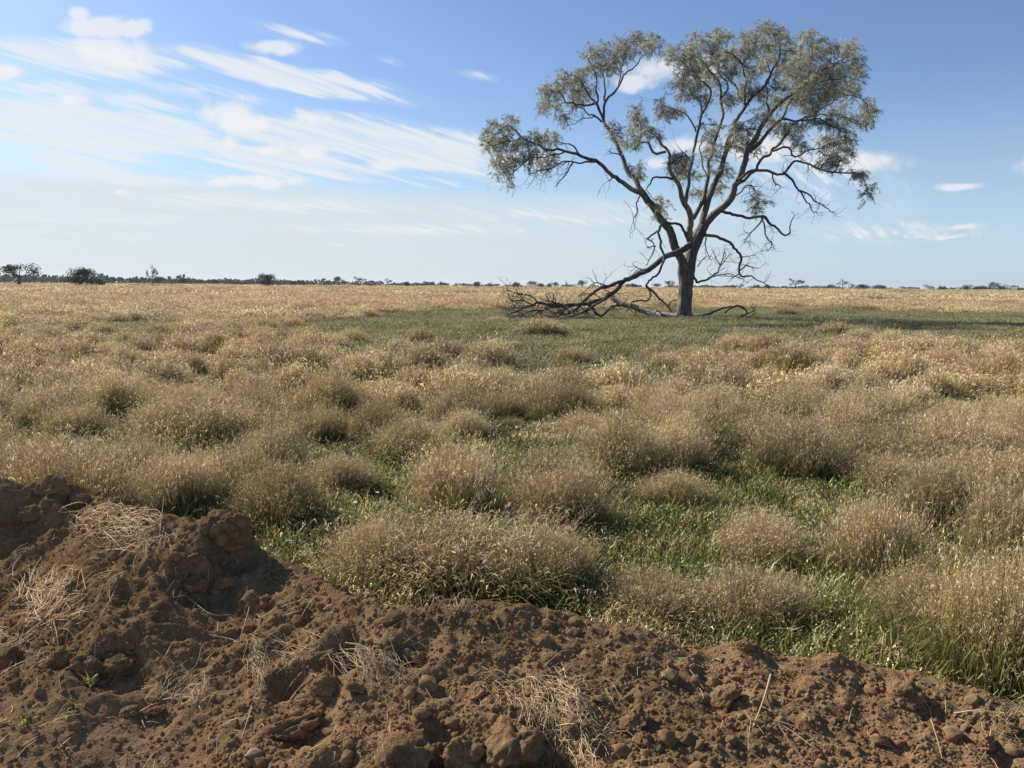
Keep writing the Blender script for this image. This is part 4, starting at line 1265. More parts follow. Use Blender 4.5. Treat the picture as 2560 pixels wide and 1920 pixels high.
# neighbouring masses make one leaf clump
order = {}
cl_of = []
cents = []
for i in range(len(fc)):
    for k_, c0 in enumerate(cents):
        if np.linalg.norm(fc[i] - c0) < 2.6: cl_of.append(k_); break
    else:
        cents.append(fc[i]); cl_of.append(len(cents) - 1)
cl_of = np.array(cl_of)
for g in range(len(cents)):
    sel = lv_nodes[np.isin(fid, np.where(cl_of == g)[0])]
    if len(sel) == 0: continue
    ns_ = len(sel) * 4                                   # sprays: short drooping shoots set with leaves
    sn = np.repeat(sel, 4)
    s0 = NP[sn] + rgt.normal(0, 0.055, (ns_, 3))
    sdir = unit(rgt.normal(0, 1, (ns_, 3)) * np.array([1, 1, 0.8]) + np.array([0, 0, 0.12]))
    slen = rgt.uniform(0.14, 0.40, ns_)
    stone = rgt.uniform(0.72, 1.5, ns_)
    n = ns_ * NLF
    si = np.repeat(np.arange(ns_), NLF)
    tt_ = rgt.random(n)[:, None] ** 0.8
    A = s0[si] + sdir[si] * slen[si][:, None] * tt_ - np.array([0, 0, 1]) * (slen[si][:, None] * tt_ ** 2 * 0.55) + rgt.normal(0, 0.022, (n, 3))
    dirn = unit(sdir[si] * 0.9 + rgt.normal(0, 0.55, (n, 3)) + np.array([0, 0, -0.55]))
    L = rgt.uniform(0.06, 0.14, n)[:, None]
    sd = unit(np.cross(dirn, rgt.normal(0, 1, (n, 3))))
    W = np.stack([rgt.uniform(0.005, 0.0095, n), np.full(n, 0.003)], 1)
    Pm = np.stack([A, A + dirn * L], 1) - TOFF
    cc = LC[rgt.integers(0, len(LC), n)] * stone[si][:, None]
    mb = MB()
    ribbons(mb, Pm, W, sd, np.repeat(cc[:, None], 2, 1))
    o = tpart("foliage", mb, M_LEAF, False)
print("leaf clumps", len(cents), "leaf nodes", len(lv_nodes))

def sprig(mb, q, n, L, spread=0.9, r0=0.012, off=None, droop=0.0, depth=1):
    """dead twigs branching off the outer part of a path q (n,4)"""
    k_ = len(q)
    for _ in range(n):
        i = int(rgt.integers(int(k_ * 0.35), k_))
        p = q[i, :3].copy()
        tdir = unit(q[min(i + 1, k_ - 1), :3] - q[max(i - 1, 0), :3])
        v = unit(tdir * 0.7 + rgt.normal(0, spread, 3) + np.array([0, 0, -droop]))
        ln = L * rgt.uniform(0.4, 1.2)
        m = max(4, int(ln / 0.12))
        pts = [p]
        for s_ in range(m):
            v = unit(v + rgt.normal(0, 0.30, 3) + np.array([0, 0, -droop * 0.15]))
            nx = pts[-1] + v * ln / m
            nx[2] = max(nx[2], 0.03)
            pts.append(nx)
        pts = np.array(pts)
        rr = np.linspace(min(r0, q[i, 3] * 0.7), 0.004, len(pts))
        tube(mb, pts - off, rr, 4, cap=False)
        if depth > 0:
            sprig(mb, np.hstack([pts, rr[:, None]]), 2, L * 0.55, spread, r0 * 0.6, off, droop, depth - 1)

for key, pts in dead.items():
    q = path(pts, 0.14, 0.035)
    q[:, 2] = np.maximum(q[:, 2], 0.05)
    mb = MB()
    tube(mb, q[:, :3] - TOFF, q[:, 3], 8, ridged=0.05, rng=rgt)
    ln = {'D1': 2, 'D5': 8, 'D5b': 9, 'D5c': 9, 'D6': 9, 'D6b': 6, 'D6c': 6, 'D7': 12, 'D7b': 6, 'D7c': 6, 'D7d': 5, 'D9': 10, 'D9b': 7, 'D4': 7, 'D14': 6, 'D2': 4, 'D1b': 5}.get(key, 3)
    sprig(mb, q, ln, 0.75, 0.7, 0.012, TOFF, 0.25 if key in ('D5b', 'D5c', 'D9b', 'D4') else -0.1 if key.startswith('D7') else 0.05)
    o = tpart("dead_branch", mb, M_DEAD)
# bare twigs inside the crown's underside
mb = MB()
for key in ('R2e', 'R2c', 'R2h', 'R2l', 'L1b', 'L1c', 'C1b', 'R5', 'C1c', 'R2', 'L2f'):
    q = path(limbs[key], 0.2, 0.03)
    sprig(mb, q, 16, 0.9, 0.75, 0.014, TOFF, 0.2)
o = tpart("dead_twigs", mb, M_DEAD, False); o["kind"] = "stuff"

mb = MB()
for key, pts in torn.items():
    q = path(pts, 0.16, 0.03)
    q[:, 2] = np.maximum(q[:, 2], q[:, 3] * 0.6 + 0.02)
    tube(mb, q[:, :3] - TOFF, q[:, 3], 12 if pts[0][3] > 30 else 8, ridged=0.06, rng=rgt)
    sprig(mb, q, {'T': 30, 'Tb': 30, 'Tf': 13, 'Tg': 12, 'Ti': 22, 'Td': 24, 'Te': 9, 'Tl': 18, 'Tc': 12, 'Tk': 10, 'Tn': 8, 'To': 6}.get(key, 8), 0.9 if key != 'T' else 1.2, 0.75, 0.024, TOFF, 0.12, 1)
o = tpart("torn_limb", mb, M_DEAD)
o["label"] = "torn leafless limb hanging from the fork down to the grass"

# ---- dead wood lying on the ground: things of their own
def ground_wood(name, paths_, label, cat, mat, twigs=3, L=0.5):
    c0 = np.array([*tp(*paths_[0][0][:2], paths_[0][0][2])[:2], 0.0])
    e = empty(name, c0)
    tag(e, label, cat)
    for k_, pts in enumerate(paths_):
        q = path(pts, 0.12, 0.02)
        low = q[:, 2] - q[:, 3]
        q[:, 2] = np.maximum(q[:, 2], q[:, 3] * 0.75)
        mb = MB()
        tube(mb, q[:, :3] - c0, q[:, 3], 12, ridged=0.07, rng=rgt)
        if k_ > 0 or len(paths_) == 1 or twigs > 4: sprig(mb, q, twigs, L, 0.7, 0.012, c0, 0.0)
        obj("log" if k_ == 0 else "branch", mb.mesh(name, mat, True), e)
    return e
ground_wood("fallen_log", [P_([(720, 1500), (780, 1532), (860, 1558), (930, 1585), (1000, 1596), (1068, 1600)], 1.2, -.6, 24, 46),
                           P_([(880, 1566), (840, 1540), (800, 1545), (740, 1548)], .6, .2, 14, 5),
                           P_([(1000, 1598), (960, 1570), (940, 1585), (900, 1600)], -.3, -1.0, 10, 5)],
            "pale weathered log lying on the grass against the tree base", "log", M_PALE, 3)
ground_wood("fallen_branch", [P_([(1120, 1606), (1200, 1598), (1250, 1578), (1300, 1556), (1340, 1546)], -.6, -.2, 22, 7),
                              P_([(1200, 1602), (1240, 1606), (1290, 1612)], -.5, -1.2, 14, 6),
                              P_([(980, 1590), (1030, 1600), (1100, 1606), (1180, 1612)], -1.0, -1.2, 15, 9)],
            "dark bare branch lying on the grass at the foot of the trunk", "branch", M_DEAD, 2)
ground_wood("fallen_branch", [P_([(1310, 1580), (1345, 1558), (1400, 1552), (1425, 1575), (1395, 1600), (1385, 1620)], -.4, -.8, 12, 7),
                              P_([(1425, 1585), (1462, 1570), (1450, 1550)], -.6, -.5, 7, 3),
                              P_([(1400, 1605), (1440, 1605), (1462, 1580)], -.7, -.9, 6, 3)],
            "crooked dead branch standing out of the grass in the tree's shade", "branch", M_DEAD, 4, 0.35)
ground_wood("fallen_branch", [P_([(330, 1610), (420, 1618), (520, 1612), (600, 1605), (650, 1612)], -4.0, -3.4, 9, 6),
                              P_([(420, 1616), (470, 1600), (520, 1590)], -4, -4.4, 6, 3)],
            "thin grey stick on the green grass under the torn limb", "branch", M_PALE, 3, 0.5)

def rock_mesh(name, seed, sub, mat, block=0.5, rough=0.25, flat=0.8):
    bm = bmesh.new()
    bmesh.ops.create_icosphere(bm, subdivisions=sub, radius=1.0)
    rg = random.Random(seed)
    off = Vector((rg.random() * 50, rg.random() * 50, rg.random() * 50))
    planes = [Vector((rg.gauss(0, 1), rg.gauss(0, 1), rg.gauss(0, 1))).normalized() for _ in range(7)]
    lim = [rg.uniform(0.62, 0.92) for _ in planes]
    for v in bm.verts:
        p = v.co.copy()
        for n_, l_ in zip(planes, lim):
            d = p.dot(n_)
            if d > l_: p -= n_ * (d - l_) * block * 1.4
        n0 = mnoise.fractal(p * 1.3 + off, 1.0, 2.1, 3)
        n1 = mnoise.fractal(p * 4.0 + off, 0.9, 2.2, 4)
        n2 = 1 - abs(mnoise.noise(p * 8 + off)) * 2
        n3 = 1.6 * mnoise.fractal(p * 11.0 + off, 0.7, 2.2, 4)
        v.co = p * (1 + rough * n0 + rough * 0.55 * n1 + 0.05 * n2 + 0.035 * n3)
        v.co.z *= flat
    me = bpy.data.meshes.new(name)
    bm.to_mesh(me); bm.free()
    me.materials.append(mat)
    me.polygons.foreach_set("use_smooth", np.ones(len(me.polygons), bool))
    return me
st = obj("pale_stone", rock_mesh("pale_stone", 3, 3, M_STONE), loc=(*tp(1133, 1632, -1.2)[:2], 0.03))
st.scale = (0.30, 0.2, 0.09)
tag(st, "flat pale stone at the foot of the lone tree", "stone")

# ------------------------------------------------------------------ trees along the horizon
FD = np.array([[0.040, 0.052, 0.030], [0.052, 0.062, 0.038], [0.032, 0.042, 0.026], [0.065, 0.070, 0.045]])
def far_tree_meshes(seed, kind):
    """unit tree 1 m high, 1 m wide: returns trunk mesh, crown mesh"""
    rg = np.random.default_rng(seed)
    mb = MB(); mc = MB()
    blobs = []
    trunkh = {'round': .30, 'spread': .38, 'sparse': .45, 'dense': .18, 'bush': .06}[kind]
    nb = {'round': 9, 'spread': 10, 'sparse': 8, 'dense': 14, 'bush': 9}[kind]
    ntr = 1 if kind in ('round', 'sparse') else 2 if kind != 'bush' else 3
    fork = np.array([0, 0, trunkh])
    for t in range(ntr):
        b0 = np.array([rg.normal(0, 0.05) * (ntr > 1), rg.normal(0, .05) * (ntr > 1), -0.02])
        tube(mb, np.array([b0, (b0 + fork) / 2 + rg.normal(0, .02, 3), fork]), np.array([.035, .028, .022]) * (1.2 if kind == 'dense' else 1), 6)
    for i in range(nb):
        a = rg.random() * 6.28
        r_ = 0.40 * math.sqrt((i + .5) / nb)
        z = {'spread': .78 - .9 * r_ ** 2, 'round': .66 - .9 * r_ ** 2, 'sparse': .82 - .6 * r_, 'dense': .72 - .9 * r_ ** 2 - 0.42 * rg.random(), 'bush': .62 - .6 * r_ - .3 * rg.random()}[kind] + rg.normal(0, .07)
        c_ = np.array([r_ * math.cos(a), r_ * math.sin(a), z])
        rad = {'spread': .16, 'round': .21, 'sparse': .115, 'dense': .20, 'bush': .20}[kind] * rg.uniform(.75, 1.25)
        blobs.append((c_, rad))
        m_ = (fork + c_) / 2 + rg.normal(0, .03, 3) + np.array([0, 0, -.05])
        tube(mb, resample(np.array([fork, m_, c_]), .08), np.linspace(.018, .006, len(resample(np.array([fork, m_, c_]), .08))), 4, cap=False)
    for c_, rad in blobs:
        n = int({'sparse': 70, 'spread': 150, 'round': 190, 'dense': 220, 'bush': 180}[kind])
        u = unit(rg.normal(0, 1, (n, 3))) * (rg.random(n) ** .45)[:, None] * rad * np.array([1., 1., 1.])
        A = c_ + u
        d = unit(rg.normal(0, 1, (n, 3)) + np.array([0, 0, -.3])); s_ = unit(np.cross(d, rg.normal(0, 1, (n, 3))))
        L = rg.uniform(.018, .042, n)[:, None]
        P2 = np.stack([A - d * L / 2, A + d * L / 2], 1)
        col = FD[rg.integers(0, len(FD), n)] * rg.uniform(.7, 1.3, (n, 1))
        ribbons(mc, P2, np.repeat((L * .33), 2, 1), s_, np.repeat(col[:, None], 2, 1))
    return mb.mesh("far_trunk", M_DEAD, True), mc.mesh("far_crown", M_FAR_LEAF)
FT = {k_: [far_tree_meshes(700 + 10 * j + i, k_) for i in range(4)] for j, k_ in enumerate(('round', 'spread', 'sparse', 'dense', 'bush'))}
rgf = np.random.default_rng(12)
Z3 = 1280 / 2212.0
far_list = [  # strip (0 left, 1 right), x, base y, height, width, kind, real height, label
 (0, 85, 117, 80, 155, 'spread', 7.5, "wide twin-stemmed gum with open crown standing out before the far woodland"),
 (0, 345, 122, 80, 128, 'dense', 7.0, "broad dark bushy tree with several short trunks before the far woodland"),
 (0, 438, 122, 33, 40, 'dense', 4.0, "small dark tree just right of the broad bushy one"),
 (0, 480, 112, 30, 55, 'sparse', 6, "wispy see-through gum behind the small dark tree"),
 (0, 565, 106, 22, 42, 'spread', 6, "umbrella-shaped tree rising over the far woodland"),
 (0, 660, 125, 76, 50, 'sparse', 8, "tall thin leaning gum with tufted top on the plain"),
 (0, 685, 123, 42, 40, 'round', 5, "rounded tree growing beside the tall thin gum"),
 (0, 795, 127, 36, 48, 'round', 5, "round-headed tree on one stem out on the plain"),
 (0, 900, 115, 20, 20, 'round', 6, None), (0, 928, 127, 25, 22, 'round', 4.5, None), (0, 630, 112, 15, 30, 'bush', 5, None),
 (0, 1160, 130, 58, 78, 'dense', 6.5, "dark ragged tree with thick stem, largest of its stretch of plain"),
 (0, 1203, 128, 26, 30, 'bush', 4, None), (0, 1270, 131, 22, 30, 'dense', 4.5, None), (0, 1300, 131, 24, 50, 'dense', 4.5, None), (0, 1340, 132, 16, 26, 'bush', 3.5, None),
 (0, 1400, 133, 22, 36, 'bush', 4, None), (0, 1462, 133, 37, 52, 'spread', 6.5, "flat-topped umbrella tree on a bare forked stem"), (0, 1490, 133, 24, 30, 'round', 5, None),
 (0, 1548, 135, 42, 66, 'sparse', 6.5, "broad airy gum beside a dark shrub on the plain"), (0, 1605, 136, 28, 40, 'bush', 4, None), (0, 1645, 131, 20, 26, 'round', 6, None), (0, 1678, 130, 30, 44, 'sparse', 7, None),
 (0, 1715, 138, 9, 16, 'bush', 1.8, None), (0, 1757, 138, 28, 26, 'dense', 4.5, None), (0, 1840, 131, 22, 26, 'round', 6, None), (0, 1865, 133, 22, 28, 'round', 5, None), (0, 1910, 134, 14, 16, 'round', 4, None),
 (0, 2002, 133, 16, 18, 'round', 5, None), (0, 2056, 137, 30, 34, 'dense', 5, None), (0, 2096, 138, 15, 30, 'bush', 3.5, None), (0, 2118, 138, 21, 20, 'dense', 4, None), (0, 2150, 134, 14, 28, 'round', 5, None), (0, 2195, 137, 10, 22, 'bush', 3, None),
 (1, 22, 137, 29, 40, 'dense', 5, None), (1, 88, 138, 28, 44, 'round', 5.5, None), (1, 126, 138, 22, 34, 'dense', 4.5, None), (1, 158, 138, 22, 30, 'dense', 4.5, None), (1, 184, 138, 24, 36, 'round', 5, None), (1, 235, 138, 26, 16, 'sparse', 6, None), (1, 257, 138, 12, 16, 'bush', 3, None),
 (1, 305, 140, 33, 42, 'round', 6, "upright leafy tree seen beyond the torn limb"), (1, 515, 142, 24, 60, 'dense', 5, "wide dark clump of a tree seen under the torn limb"), (1, 630, 142, 22, 44, 'round', 5, None), (1, 682, 142, 30, 48, 'spread', 6, None),
 (1, 850, 143, 14, 18, 'round', 4, None), (1, 952, 146, 16, 22, 'round', 5, None), (1, 990, 146, 21, 36, 'sparse', 6, None), (1, 1028, 146, 13, 40, 'bush', 4, None), (1, 1056, 146, 20, 30, 'sparse', 6, None),
 (1, 1100, 147, 27, 32, 'dense', 4.5, "small black-green dense tree among sparse scrub"), (1, 1140, 147, 14, 22, 'bush', 4, None), (1, 1226, 146, 46, 76, 'sparse', 8, "straggly half-bare gum, tallest of its row"), (1, 1268, 147, 20, 40, 'sparse', 5, None),
 (1, 1330, 147, 13, 40, 'bush', 4, None), (1, 1378, 147, 24, 36, 'round', 5, None), (1, 1430, 146, 40, 50, 'sparse', 8, None), (1, 1470, 148, 26, 36, 'sparse', 6, None), (1, 1525, 148, 27, 62, 'dense', 5, None), (1, 1590, 149, 27, 62, 'dense', 5, None),
 (1, 1640, 149, 14, 34, 'bush', 4, None), (1, 1685, 147, 15, 30, 'sparse', 6, None), (1, 1795, 150, 23, 38, 'sparse', 6, None), (1, 1862, 150, 19, 30, 'dense', 4.5, None), (1, 1898, 150, 16, 44, 'bush', 4, None), (1, 1970, 151, 25, 46, 'dense', 5, None),
 (1, 2022, 151, 25, 70, 'dense', 5, None), (1, 2083, 151, 37, 46, 'round', 7, "mushroom-topped tree rising above a row of dark shrubs"), (1, 2112, 151, 24, 34, 'dense', 5, None), (1, 2155, 150, 26, 64, 'sparse', 6.5, None), (1, 2200, 151, 20, 36, 'bush', 4.5, None),
 (1, 1740, 148, 12, 20, 'sparse', 5, None), (1, 2260, 151, 24, 50, 'dense', 5, None), (1, 2350, 151, 28, 60, 'round', 6, None)]
SHL = {'round': "small round-headed tree far off on the skyline", 'spread': "small flat-topped tree far off on the skyline", 'sparse': "small sparse see-through tree far off on the skyline",
       'dense': "small dark dense tree far off on the skyline", 'bush': "low dark shrub far off on the skyline"}
for (st_, zx, zb, h, w, kd, rh, lab) in far_list:
    px = st_ * 1280 + zx * Z3
    hp = h * Z3 * 1.12
    D = rh * FPX / hp
    p = at_y(px, 700, D)
    e = empty("distant_tree", (p[0], D, -0.1))
    tr, cr = FT[kd][int(rgf.integers(4))]
    ww = max(w * Z3 * D / FPX, rh * .35)
    wfix = 1.12 if kd != 'sparse' else 1.2
    for nm, m_ in (("trunk", tr), ("crown", cr)):
        c_ = obj(nm, m_, e)
        c_.scale = (ww * wfix, ww * wfix, rh * 1.18)
    e.rotation_euler = (0, 0, rgf.random() * 6.28)
    tag(e, lab or SHL[kd], "tree" if kd != 'bush' else "shrub", "trees along the horizon")

# ---- far woodland that reads as one mass
mb = MB()
for i in range(420):
    px = rgf.uniform(-900, 1330)
    env = np.interp(px, [-900, 0, 200, 500, 800, 1100, 1330], [21, 20, 19, 15, 11.5, 8.5, 4])
    D = rgf.uniform(900, 1250)
    p = at_y(px, 700, D)
    hh = env * rgf.uniform(.55, 1.15) * D / FPX
    if rgf.random() < .08: hh *= 1.35
    n = 46
    wv = hh * rgf.uniform(1.0, 2.2)
    u = unit(rgf.normal(0, 1, (n, 3))) * (rgf.random(n) ** .4)[:, None]
    A = np.array([p[0], D, hh * .5]) + u * np.array([wv, wv, hh * .5])
    d = unit(rgf.normal(0, 1, (n, 3))); s_ = unit(np.cross(d, rgf.normal(0, 1, (n, 3))))
    L = (hh * rgf.uniform(.25, .45, n))[:, None]
    col = FD[rgf.integers(0, len(FD), n)] * rgf.uniform(.7, 1.25, (n, 1))
    ribbons(mb, np.stack([A - d * L / 2, A + d * L / 2], 1), np.repeat(L * .4, 2, 1), s_, np.repeat(col[:, None], 2, 1))
for i in range(300):
    px = rgf.uniform(1330, 3400)
    D = rgf.uniform(950, 1400)
    if fbm(np.array([px]), np.array([3.0]), 0.012, 2, 9)[0] < -0.18: continue
    p = at_y(px, 700, D)
    hh = rgf.uniform(3.0, 6.5) * 1.4 * D / FPX
    n = 40
    wv = hh * rgf.uniform(1.2, 2.6)
    u = unit(rgf.normal(0, 1, (n, 3))) * (rgf.random(n) ** .4)[:, None]
    A = np.array([p[0], D, hh * .5]) + u * np.array([wv, wv, hh * .5])
    d = unit(rgf.normal(0, 1, (n, 3))); s_ = unit(np.cross(d, rgf.normal(0, 1, (n, 3))))
    L = (hh * rgf.uniform(.25, .45, n))[:, None]
    col = FD[rgf.integers(0, len(FD), n)] * rgf.uniform(.7, 1.25, (n, 1))
    ribbons(mb, np.stack([A - d * L / 2, A + d * L / 2], 1), np.repeat(L * .4, 2, 1), s_, np.repeat(col[:, None], 2, 1))
tag(obj("distant_woodland", mb.mesh("distant_woodland", M_FAR_LEAF)), "dark strip of far-off woodland along the horizon", "woodland", kind="stuff")

# ------------------------------------------------------------------ clods on the earth bank
CL = [rock_mesh("clod", 40 + i, 5, M_CLOD, 0.7, 0.30, 0.85) for i in range(6)]
CLS = [rock_mesh("clod_small", 60 + i, 3, M_CRUMB, 0.7, 0.32, 0.85) for i in range(6)]
rgc = np.random.default_rng(31)
big = [  # preview px x, y, half width px, height ratio, tilt, label
 (878, 1628, 74, .85, "large smooth brown clod beside a deep shadow at the foot of the bank"),
 (1003, 1625, 46, 1.2, "upright rounded clod next to the large smooth one"),
 (1110, 1600, 82, .95, "massive clod half covered by bleached straw"),
 (1565, 1502, 38, .8, "angular clod with flat lit face in the middle of the bank slope"),
 (1962, 1488, 42, .6, "reddish brown flat-topped clod near the low bank end"),
 (1372, 1550, 34, .95, "knobbly clod above two small round ones"),
 (1388, 1596, 24, .9, "dark clod tucked below the knobbly one"),
 (1480, 1590, 20, .8, "round clod in a pair beneath the angular clod"),
 (1448, 1602, 16, .8, "smaller round clod of the pair beneath the angular one"),
 (1610, 1392, 22, .9, "dark clod sitting on the hump of the bank crest"),
 (1182, 1345, 20, .7, "crumbly clod just under the crest of the bank"),
 (1448, 1376, 20, 1.0, "pointed clod on the crest beside the notch"),
 (842, 1336, 20, .8, "dark clod at the crest beside the broad straw tussock"),
 (492, 1140, 42, 1.25, "dark torn sod jutting from the bank above the green bay"),
 (452, 1128, 30, .9, "crumbling sod behind the jutting one"),
 (520, 1162, 24, .7, "sod lump hanging over the green bay"),
 (425, 1255, 34, .7, "dark root-bound sod in the bank hollow"),
 (480, 1250, 30, .7, "smooth faced sod with broken straws sticking out"),
 (112, 1050, 34, 1.15, "dark peaked sod on top of the high bank end"),
 (165, 1072, 30, .8, "shaded sod beside the peaked one"),
 (60, 1100, 34, .7, "brown sod on the high bank end"),
 (900, 1418, 26, .9, "dark ragged clod beside the drooping straw sheaf"),
 (705, 1470, 34, .8, "lit round clod between two hollows"),
 (770, 1480, 24, .7, "brown clod below the drooping straw sheaf"),
 (1030, 1490, 30, .7, "broad brown clod in the middle of the slope"),
 (640, 1560, 58, .6, "long sloping slab of soil with a dark underside"),
 (255, 1425, 36, .7, "dark clod in the shaded left hollow"),
 (190, 1440, 26, .7, "dark broken clod low on the left slope"),
 (130, 1420, 30, .7, "brown clod low on the left slope with straw over it"),
 (12, 1415, 28, .9, "black-looking clod at the far left of the bank"),
 (1185, 1490, 20, .7, "small square clod on bare slope"),
 (280, 1530, 22, .6, "dark clod resting on the flat reddish verge"),
 (200, 1640, 16, .5, "small dark clod alone on the reddish verge"),
 (340, 1530, 22, .6, "lumpy clod on the edge of the reddish verge"),
 (2180, 1570, 18, .7, "clod beside a straw wisp at the low bank end"),
 (2130, 1600, 28, .8, "dark clod in shadow at the foot of the low bank"),
 (1240, 1560, 26, .8, "clod beneath the bleached straw mat"),
]
BIGW = ["large smooth clod", "upright rounded clod", "straw-covered massive clod", "angular clod", "reddish flat-topped clod", "knobbly clod", "under-knob dark clod", "round clod pair", "round clod pair", "hump-top dark clod",
        "crumbly crest clod", "pointed crest clod", "dark crest clod", "jutting torn sod", "crumbling sod", "overhanging sod lump", "root-bound sod", "smooth faced sod", "peaked sod", "shaded sod", "brown sod of the high end",
        "dark ragged clod", "clod between two hollows", "clod below the straw sheaf", "broad mid-slope clod", "sloping soil slab", "shaded-hollow clod", "dark broken clod", "straw-covered left clod", "black-looking clod", "square clod",
        "verge clod", "lone verge clod", "lumpy verge-edge clod", "low-end straw wisp", "dark foot clod", "straw mat clod"]
def put_clod(name, me, P3, nrm, r_, hr, label, grp="soil clods on the bank"):
    o = obj(name, me, loc=Vector(P3) + Vector((0, 0, r_ * hr * 0.16)))
    o.rotation_euler = (rgc.normal(0, .35), rgc.normal(0, .35), rgc.random() * 6.28)
    o.scale = (r_ * rgc.uniform(.9, 1.15), r_ * rgc.uniform(.8, 1.05), r_ * hr)
    tag(o, label, "soil clod", grp)
    return o
for i, (x, y, hw, hr, lab) in enumerate(big):
    p, n_ = soil_px(x * S, (y + hw * 0.35) * S)
    sl = (p - Vector((0, 0, CAM_H))).length
    put_clod("soil_clod", CL[i % 6], p, n_, hw * S / FPX * sl * (0.84 if i not in (13, 18, 19, 20) else 1.0 if i == 13 else 0.72), hr * 0.92, lab)
cnt = 0
tries = 0
while cnt < 230 and tries < 4000:
    tries += 1
    x, y = rgc.uniform(-40, 2250), rgc.uniform(1050, 1690)
    yc_ = np.interp(x, [c[0] for c in crest_px], [c[1] for c in crest_px])
    if y < yc_ + 6: continue
    if x < 420 and y > 1500 and rgc.random() < .75: continue
    p, n_ = soil_px(x * S, y * S)
    r_ = 0.009 + 0.021 * rgc.random() ** 2.2
    dark = "soil clod"
    dd = [math.hypot(x - q[0], (y - q[1]) * 1.5) for q in big]
    mk = BIGW[int(np.argmin(dd))]
    cls = ("marble-sized crumb" if r_ < .012 else "egg-sized loose clod" if r_ > .020 else "walnut-sized loose clod") + (" of soil close to the " if min(dd) < 110 else " of soil on bare slope beyond the ") + mk
    put_clod("soil_clod", CLS[cnt % 6], p, n_, r_, rgc.uniform(.6, .95), cls)
    cnt += 1
# crumbs nobody could count
n = 26000
px_ = rgc.uniform(-60, 2280, n); py_ = rgc.uniform(1045, 1700, n)
pts = []
for x, y in zip(px_, py_):
    h = BVH.ray_cast(Vector((0, 0, CAM_H)), Vector(ray(x * S, y * S)))
    if h[0] is not None and h[0].y < 6 and h[0].z > 0.0:
        verge = x < 450 and y > 1480
        if verge and rgc.random() < .6: continue
        pts.append(h[0])
pts = np.array(pts)
s_ = (0.0022 + 0.0085 * rgc.random(len(pts)) ** 3.2)
scatter("soil_crumbs", pts, rgc.uniform(0, 6.28, (len(pts), 3)), np.stack([s_, s_, s_ * .9], 1), rgc.integers(0, 6, len(pts)), [rock_mesh("crumb", 80 + i, 2, M_CRUMB, .7, .35, .9) for i in range(6)],
        "loose soil crumbs scattered over the bank", "soil crumbs")
p, n_ = soil_px(1675 * 1.0 + 575, 1862)
o = obj("red_stone", rock_mesh("red_stone", 9, 3, M_REDSTONE, .8, .15, .8), loc=p + Vector((0, 0, .006))); o.scale = (.018, .014, .013)
tag(o, "small reddish stone half sunk in the bank slope", "stone")
p, n_ = soil_px(548 * S, 1640 * S)
o = obj("flat_stone", rock_mesh("flat_stone", 12, 3, plain("pinkish_flake", (.26, .17, .115), .85, .15), .9, .12, .5), loc=p + Vector((0, 0, .012))); o.scale = (.03, .022, .03); o.rotation_euler = (.5, .2, .6)
tag(o, "pale pinkish soil flake tilted on the bank foot", "soil flake")

# ------------------------------------------------------------------ straw on the bank
SC = np.array([[.48, .34, .17], [.56, .44, .26], [.36, .24, .12], [.42, .33, .21]])
def stalk(mb, pts, w=0.0016, col=None):
    q = resample(np.asarray(pts, float), .03)
    k_ = len(q)
    side = unit(np.cross(np.gradient(q, axis=0), np.array([.3, -.6, .7])))
    W = np.linspace(w, w * .5, k_)
    c_ = (SC[rgc.integers(len(SC))] if col is None else np.asarray(col)) * rgc.uniform(.85, 1.15)
    tube(mb, q, W, 4, np.repeat(c_[None], 1, 0))
def soil3(x, y, lift=0.006):
    p, n_ = soil_px(x * S, y * S)
    return np.array(p) + np.array([0, 0, lift])
stalks = [  # preview px polylines and label
 ([(1664, 1478, .03), (1650, 1520, .015), (1625, 1580, .004)], "long pale stick lying aslant beside the angular clod", .004),
 ([(1618, 1520, .004), (1668, 1545, .01)], "short straw crossing the long pale stick", .003),
 ([(1670, 1572, .02), (1710, 1590, .012), (1752, 1618, .006)], "pale straw of the splayed bundle below the crossed sticks", .0022),
 ([(1670, 1572, .02), (1715, 1585, .02), (1755, 1605, .01)], "upper straw of the splayed bundle below the crossed sticks", .0022),
 ([(1682, 1580, .016), (1715, 1625, .01), (1748, 1659, .006)], "long straw trailing down from the splayed bundle", .0022),
 ([(1610, 1560, .03), (1622, 1572, .02), (1618, 1590, .004)], "forked pale straw standing from the soil", .003),
 ([(1490, 1455, .01), (1520, 1495, .008)], "thin pale straw on bare slope left of the angular clod", .002),
 ([(155, 1262, .012), (120, 1320, .01), (60, 1375, .012), (5, 1400, .008)], "long yellowish stem curving down the left slope", .003),
 ([(275, 1240, .008), (240, 1262, .02), (218, 1298, .006)], "curved golden straw with a hooked end on the left slope", .003),
 ([(268, 1245, .02), (240, 1300, .01), (215, 1340, .006)], "straight pale straw below the hooked one", .002),
 ([(345, 1150, .004), (352, 1130, .05), (356, 1112, .08)], "upright straw poking from the bank crest", .002),
 ([(540, 1328, .03), (528, 1360, .015), (518, 1385, .004)], "pale straw standing on the lit slope", .002),
 ([(630, 1220, .004), (650, 1200, .03), (680, 1215, .01), (720, 1240, .006)], "root-like stem arching over the crest by the green bay", .003),
 ([(2060, 1550, .01), (2120, 1546, .014), (2190, 1556, .006)], "straw lying level along the low bank end", .003),
 ([(2010, 1570, .02), (2025, 1610, .01), (2035, 1645, .004)], "straw trailing down the slope near the low bank end", .002),
 ([(2140, 1590, .016), (2130, 1630, .008), (2110, 1656, .004)], "bent straw at the foot of the low bank", .0025),
 ([(400, 1290, .004), (455, 1330, .004), (500, 1332, .004)], "thin straw half buried in the shaded hollow", .0018),
 ([(545, 1540, .02), (530, 1580, .01), (522, 1600, .004)], "short straw leaning on the sloping slab", .002),
]
